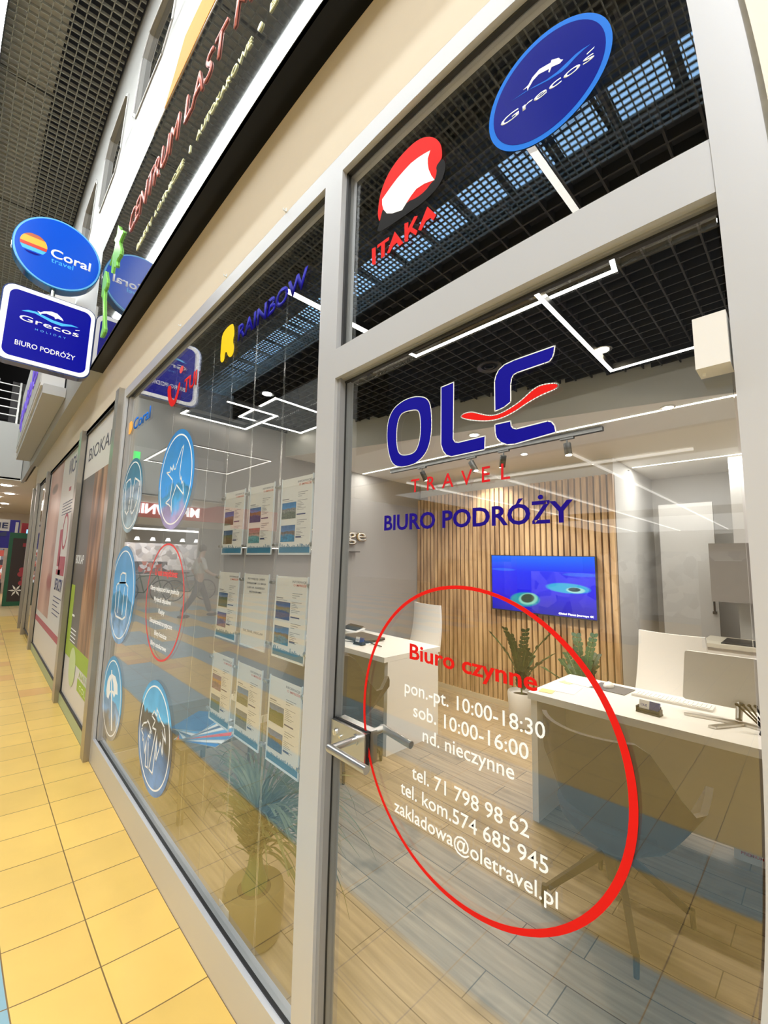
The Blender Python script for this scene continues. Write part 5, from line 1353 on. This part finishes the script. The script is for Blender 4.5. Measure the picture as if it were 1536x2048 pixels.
# balcony rail
t = thing('balcony_railing', 'metal balcony railing above the grey fascia at the mall end', 'railing', (-14, -1.5, 4.75))
b = MB()
for k in range(5): b.tube((-14.05, -1.25, 4.95+.2*k), (-14.05, -.35, 4.95+.2*k), .018, n=6)
for k in range(5): b.tube((-14.05, -.35, 4.95+.2*k), (-15.5, -.2, 4.95+.2*k), .018, n=6)
obj('rails', b, 'steel', t)
b = MB()
for yy in (-.35, -.8, -1.25): b.box(-14.08, -14.02, yy-.02, yy+.02, 4.75, 5.85)
obj('posts', b, 'steel', t)
struct('wall_end', MB().box(-14.2, -14.0, -5.2, -1.3, 4.75, 7.2), 'upper_wall')
struct('trim_18', MB().box(-15.6, -15.5, -.5, .0, 4.75, 6.3), 'store_dark')

# ================================================================== STORE SEEN IN REFLECTION (end of the mall, right of the corridor)
t = thing('red_store_sign', 'red store fascia with large white letters at the end of the mall', 'shop sign', (-15.9, -4.5, 2.8))
obj('board', MB().box(-16.0, -15.9, -8.2, -2.4, 2.60, 3.42), 'red_store', t)
obj('strip', MB().box(-15.95, -15.88, -6.2, -2.4, 2.52, 2.77), 'cream', t)
b = MB(); text(b, 'DOBRZE MIENIE', (-15.89, -7.4, 2.90), UY, UZ, 4.45, .33, .04, .02) if False else None
# reads along +y as seen from the corridor
b = MB(); text(b, 'MROWNIE', (-15.89, -5.0, 2.92), UY, UZ, 2.15, .33, .04, .02); obj('lettering', b, 'white_glow', t)
struct('wall_end', MB().box(-16.1, -16.0, -2.5, -2.3, 0, 3.28).box(-16.1, -16.0, -8.2, -6.1, 0, 2.6), 'cream')
t = thing('store_shelving', 'rows of bright goods behind the red store front', 'shelving', (-18, -4.2, 0))
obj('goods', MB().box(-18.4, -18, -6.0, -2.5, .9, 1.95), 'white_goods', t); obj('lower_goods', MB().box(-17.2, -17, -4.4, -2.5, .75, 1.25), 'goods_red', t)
tag(obj('checkout_counter', MB().box(-16.4, -16.1, -4.3, -2.5, 0, .82), 'grey_panel'), 'grey checkout counter in front of the red store', 'counter')
for k in range(7):
    tag(obj('hanging_lamp', MB().tube((-16.5, -2.7-.5*k, 2.12), (-16.5, -2.7-.5*k, 2.0), .05, .09, n=14), 'white_glow'), 'white hanging lamp inside the red store front', 'light', 'lamps inside the red store')
t = thing('green_exit_sign', 'green illuminated exit sign hanging in the mall', 'exit sign', (-13, -1.75, 4.1))
obj('panel', MB().box(-13.06, -13.0, -2.25, -1.45, 4.1, 4.36), 'green_exit', t); obj('rod', MB().tube((-13.03, -1.85, 4.36), (-13.03, -1.85, 7.1), .015, n=8), 'steel', t)

# opposite store: deep and bright, with long ceiling lines
for k, xl in enumerate((-2.3, -3.95, -5.6)):
    tag(obj('store_ceiling_light', MB().box(xl-.012, xl+.012, -21, -5.35, 3.06, 3.09), 'led_far'), 'long ceiling light line in the store across the corridor', 'light', 'ceiling lines of the store across')
for k, yl in enumerate((-6.1,)):
    tag(obj('store_ceiling_light', MB().box(-5.5, -1.0, yl-.02, yl+.02, 3.06, 3.09), 'led_far'), 'cross light line in the store across the corridor', 'light', 'cross lines of the store across')
for k, (xa, ya, w_, h_) in enumerate(((-6.5, -9, 2.2, 1.5), (-3.4, -8.4, 2.0, 1.3), (-.6, -9.2, 1.8, 1.6), (1.6, -8, 1.2, 1.9), (-7.6, -12, 1.5, 1.9), (-2, -13, 5, 1.9))):
    t = thing('goods_rack', 'rack of mixed goods in the store across the corridor', 'shelving', (xa, ya, 0), 0, 'racks in the store across')
    obj('frame', MB().box(xa-w_/2, xa+w_/2, ya-.2, ya+.2, 0, .15), 'grey_panel', t); obj('goods', MB().box(xa-w_/2, xa+w_/2, ya-.18, ya+.18, .16, h_), 'white_goods' if k % 2 else 'store_inside', t)

# overhead mall light square and linear lamps
def mall_led(label, pts, z, w, m='mall_led', closed=False):
    return led(label, pts, z, w, m, closed, 'linear lights of the mall ceiling')
mall_led('lit square ceiling frame high over the far corridor', [(-13.3, -2.45), (-10.5, -2.45), (-10.5, -4.85), (-13.3, -4.85)], 4.2, .05, 'led_far', True)
mall_led('long bright strip light under the mall ceiling grid', [(-13.9, -1.35), (2, -1.35)], 7.0, .18)
mall_led('bright linear light across the corridor, nearest the door', [(-1.78, -4.3), (-1.80, -2.6)], 6.0, .085, 'led')

# person walking past the far side of the corridor
def skin_body(name, pts, edges, rad, material, parent, root=0, sub=2):
    me = bpy.data.meshes.new(name); me.from_pydata(pts, edges, []); o = bpy.data.objects.new(name, me); COL.objects.link(o)
    bpy.context.view_layer.objects.active = o
    md = o.modifiers.new('s', 'SKIN'); md.use_smooth_shade = True
    for i, v in enumerate(me.skin_vertices[0].data):
        r_ = rad[i]; v.radius = r_ if isinstance(r_, tuple) else (r_, r_); v.use_root = (i == root)
    ms = o.modifiers.new('u', 'SUBSURF'); ms.levels = sub; ms.render_levels = sub
    dg = bpy.context.evaluated_depsgraph_get(); m2 = bpy.data.meshes.new_from_object(o.evaluated_get(dg))
    bpy.data.objects.remove(o); m2.materials.clear(); m2.materials.append(M(material))
    o = bpy.data.objects.new(name, m2); COL.objects.link(o); o.parent = parent
    return o
t = thing('person', 'person in a light shirt and dark trousers walking along the far side of the corridor', 'person', (-10.45, -3.15, 0), R(95))
# local: walks towards -x, z up
Pp = [(0, 0, .93), (0, 0, 1.10), (0, 0, 1.30), (-.02, 0, 1.42), (-.03, 0, 1.50),          # pelvis..neck 0-4
      (-.05, 0, 1.58), (-.05, 0, 1.66),                                                  # head 5,6
      (0, .10, .88), (-.20, .10, .52), (-.34, .10, .10), (-.46, .10, .05),               # left leg fwd 7-10
      (0, -.10, .88), (.12, -.10, .50), (.36, -.10, .14), (.30, -.10, .03),              # right leg back 11-14
      (0, .19, 1.38), (.10, .24, 1.12), (-.06, .25, .92), (-.12, .25, .84),              # left arm 15-18
      (0, -.19, 1.38), (-.08, -.24, 1.12), (-.26, -.22, 1.02), (-.34, -.21, 1.02)]       # right arm 19-22
Ee = [(0,1),(1,2),(2,3),(3,4),(4,5),(5,6),(0,7),(7,8),(8,9),(9,10),(0,11),(11,12),(12,13),(13,14),(2,15),(15,16),(16,17),(17,18),(2,19),(19,20),(20,21),(21,22)]
Rr = [(.12,.15),(.11,.14),(.13,.17),(.07,.07),(.055,.055),(.085,.075),(.08,.07),.085,.06,.045,.04,.085,.06,.045,.04,.055,.045,.035,.03,.055,.045,.035,.03]
skin_body('body', Pp, Ee, Rr, 'skin', t)
skin_body('trousers', [Pp[i] for i in (0,7,8,9,11,12,13)]+[(0,0,1.0)], [(0,1),(1,2),(2,3),(0,4),(4,5),(5,6),(0,7)], [(.135,.165),.10,.078,.062,.10,.078,.062,(.13,.16)], 'trousers', t)
skin_body('shirt', [(0,0,.98),Pp[1],Pp[2],Pp[3],Pp[15],Pp[16],Pp[19],Pp[20]], [(0,1),(1,2),(2,3),(2,4),(4,5),(2,6),(6,7)], [(.14,.17),(.13,.165),(.145,.19),(.075,.08),.07,.06,.07,.06], 'shirt', t)
for s_, (fx, fz, fy) in (('shoe', (-.41, .045, .10)), ('shoe', (.30, .05, -.10))):
    obj('shoe', MB().ball((fx, fy, fz), (.14, .05, .045), 16, 10), 'shoe', t, True, True)
obj('hair', MB().ball((-.035, 0, 1.655), (.10, .088, .10), 18, 12), 'hair', t, True, True)
# bicycles parked near the store front
def bicycle(label, y0, x0):
    t = thing('bicycle', label, 'bicycle', (x0, y0, 0), 0, 'bicycles parked in the corridor')
    for dy in (-.5, .5):
        b = MB(); n = 36
        for k in range(n):
            a0, a1 = 2*PI*k/n, 2*PI*(k+1)/n
            b.tube((0, dy+.33*math.cos(a0), .35+.33*math.sin(a0)), (0, dy+.33*math.cos(a1), .35+.33*math.sin(a1)), .018, n=6)
        for k in range(8): a0 = 2*PI*k/8; b.tube((0, dy, .35), (0, dy+.33*math.cos(a0), .35+.33*math.sin(a0)), .003, n=4)
        obj('wheel', b, 'rubber', t, True, True)
    b = MB().path([(0, -.5, .35), (0, -.35, .85), (0, .15, .80), (0, 0, .30), (0, -.35, .85)], .016, 8).tube((0, 0, .3), (0, .5, .35), .014).tube((0, .15, .8), (0, .5, .35), .012)
    obj('frame', b, 'green_kiosk', t, True, True)
    obj('handlebar', MB().tube((-.28, -.33, .98), (.28, -.33, .98), .014).tube((0, -.34, .85), (0, -.33, .98), .014), 'black', t, True, True)
    obj('saddle', MB().ball((0, .18, .92), (.07, .13, .03)).tube((0, .15, .8), (0, .17, .91), .013), 'black', t, True, True)
bicycle('bicycle parked in front of the red store, nearer the counter', -3.1, -14.7)
bicycle('bicycle parked in front of the red store, farther from the counter', -4.4, -14.5)

# ================================================================== LIGHTS
def area(name, loc, size, power, col=(1, 1, 1), rot=(0, 0, 0)):
    L = bpy.data.lights.new(name, 'AREA'); L.shape = 'RECTANGLE'; L.size, L.size_y = size; L.energy = power; L.color = col
    o = bpy.data.objects.new(name, L); COL.objects.link(o); o.location = loc; o.rotation_euler = rot
    return o
area('mall_strip_lamp', (-5.9, -1.36, 6.97), (15.8, .13), 300, (.93, .97, 1))
lo = area('mall_fill_light', (1.75, -3.4, 6.9), (1.6, 2.6), 430, (.95, .975, 1)); lo.rotation_euler = (Vector((-1.4, 0, 1.4))-lo.location).to_track_quat('-Z', 'Y').to_euler()  # added fill out of view, aimed at the shop front; no actual fixture
area('store_lamp', (-2.6, -9, 3.0), (8, 6), 150, (.96, .98, 1))
area('store_lamp', (-2.6, -17, 3.0), (8, 6), 150, (.96, .98, 1))
area('far_soffit_lamp', (-19, -2.4, 3.2), (6, 3.5), 110, (1, .92, .82))
area('red_store_lamp', (-17.2, -4.2, 2.45), (1.2, 3), 60, (1, .97, .95))
area('shop_panel_lamp', (-1.5, 1.0, 2.64), (3.2, .02), 4, (1, .95, .88))
area('shop_panel_lamp', (-1.2, 2.34, 2.44), (4.4, .014), 38, (1, .95, .88))

area('shop_panel_lamp', (.2, 3.94, 2.44), (2.6, .014), 26, (1, .96, .92))
w = bpy.data.worlds.new('world'); S.world = w; w.use_nodes = True
w.node_tree.nodes['Background'].inputs[0].default_value = (1, .97, .93, 1); w.node_tree.nodes['Background'].inputs[1].default_value = .25

# ================================================================== CAMERA (ultra-wide phone lens with its barrel distortion)
CAMV = [0.056016, -0.697824, 1.45, 0.802454, 0.118351, 0.023392, 1.279732, -0.355592, -0.123416, 0.087448]
px, py, pz, yaw, pitch, roll, c1, c2, c3, c4 = CAMV
cd = bpy.data.cameras.new('camera'); co = bpy.data.objects.new('camera', cd); COL.objects.link(co); S.camera = co
cd.sensor_fit = 'VERTICAL'; SH = 24.; cd.sensor_height = SH; cd.sensor_width = SH*.75; cd.lens = 9.3
cd.type = 'PANO'; k = 2.048/SH
cd.panorama_type = 'FISHEYE_LENS_POLYNOMIAL'; cd.fisheye_fov = R(170)
cd.fisheye_polynomial_k0 = 0
cd.fisheye_polynomial_k1 = -c1*k; cd.fisheye_polynomial_k2 = -c2*k**2; cd.fisheye_polynomial_k3 = -c3*k**3; cd.fisheye_polynomial_k4 = -c4*k**4
cyw, syw = math.cos(yaw), math.sin(yaw); cp, sp_ = math.cos(pitch), math.sin(pitch)
f = Vector((-syw*cp, cyw*cp, sp_)); r0 = Vector((cyw, syw, 0)); u0 = r0.cross(f)
rv = math.cos(roll)*r0+math.sin(roll)*u0; uv = -math.sin(roll)*r0+math.cos(roll)*u0
Mx = Matrix((rv, uv, -f)).transposed().to_4x4(); Mx.translation = (px, py, pz); co.matrix_world = Mx
cd.clip_start = .01

S.view_settings.view_transform = 'Standard'; S.view_settings.look = 'None'; S.view_settings.gamma = 1; S.view_settings.use_curve_mapping = False
S.view_settings.exposure = 0.1
S.cycles.use_denoising = True
S.cycles.max_bounces = 10; S.cycles.transparent_max_bounces = 24; S.cycles.glossy_bounces = 5; S.cycles.diffuse_bounces = 4
S.cycles.sample_clamp_indirect = 8; S.cycles.caustics_reflective = False; S.cycles.caustics_refractive = False
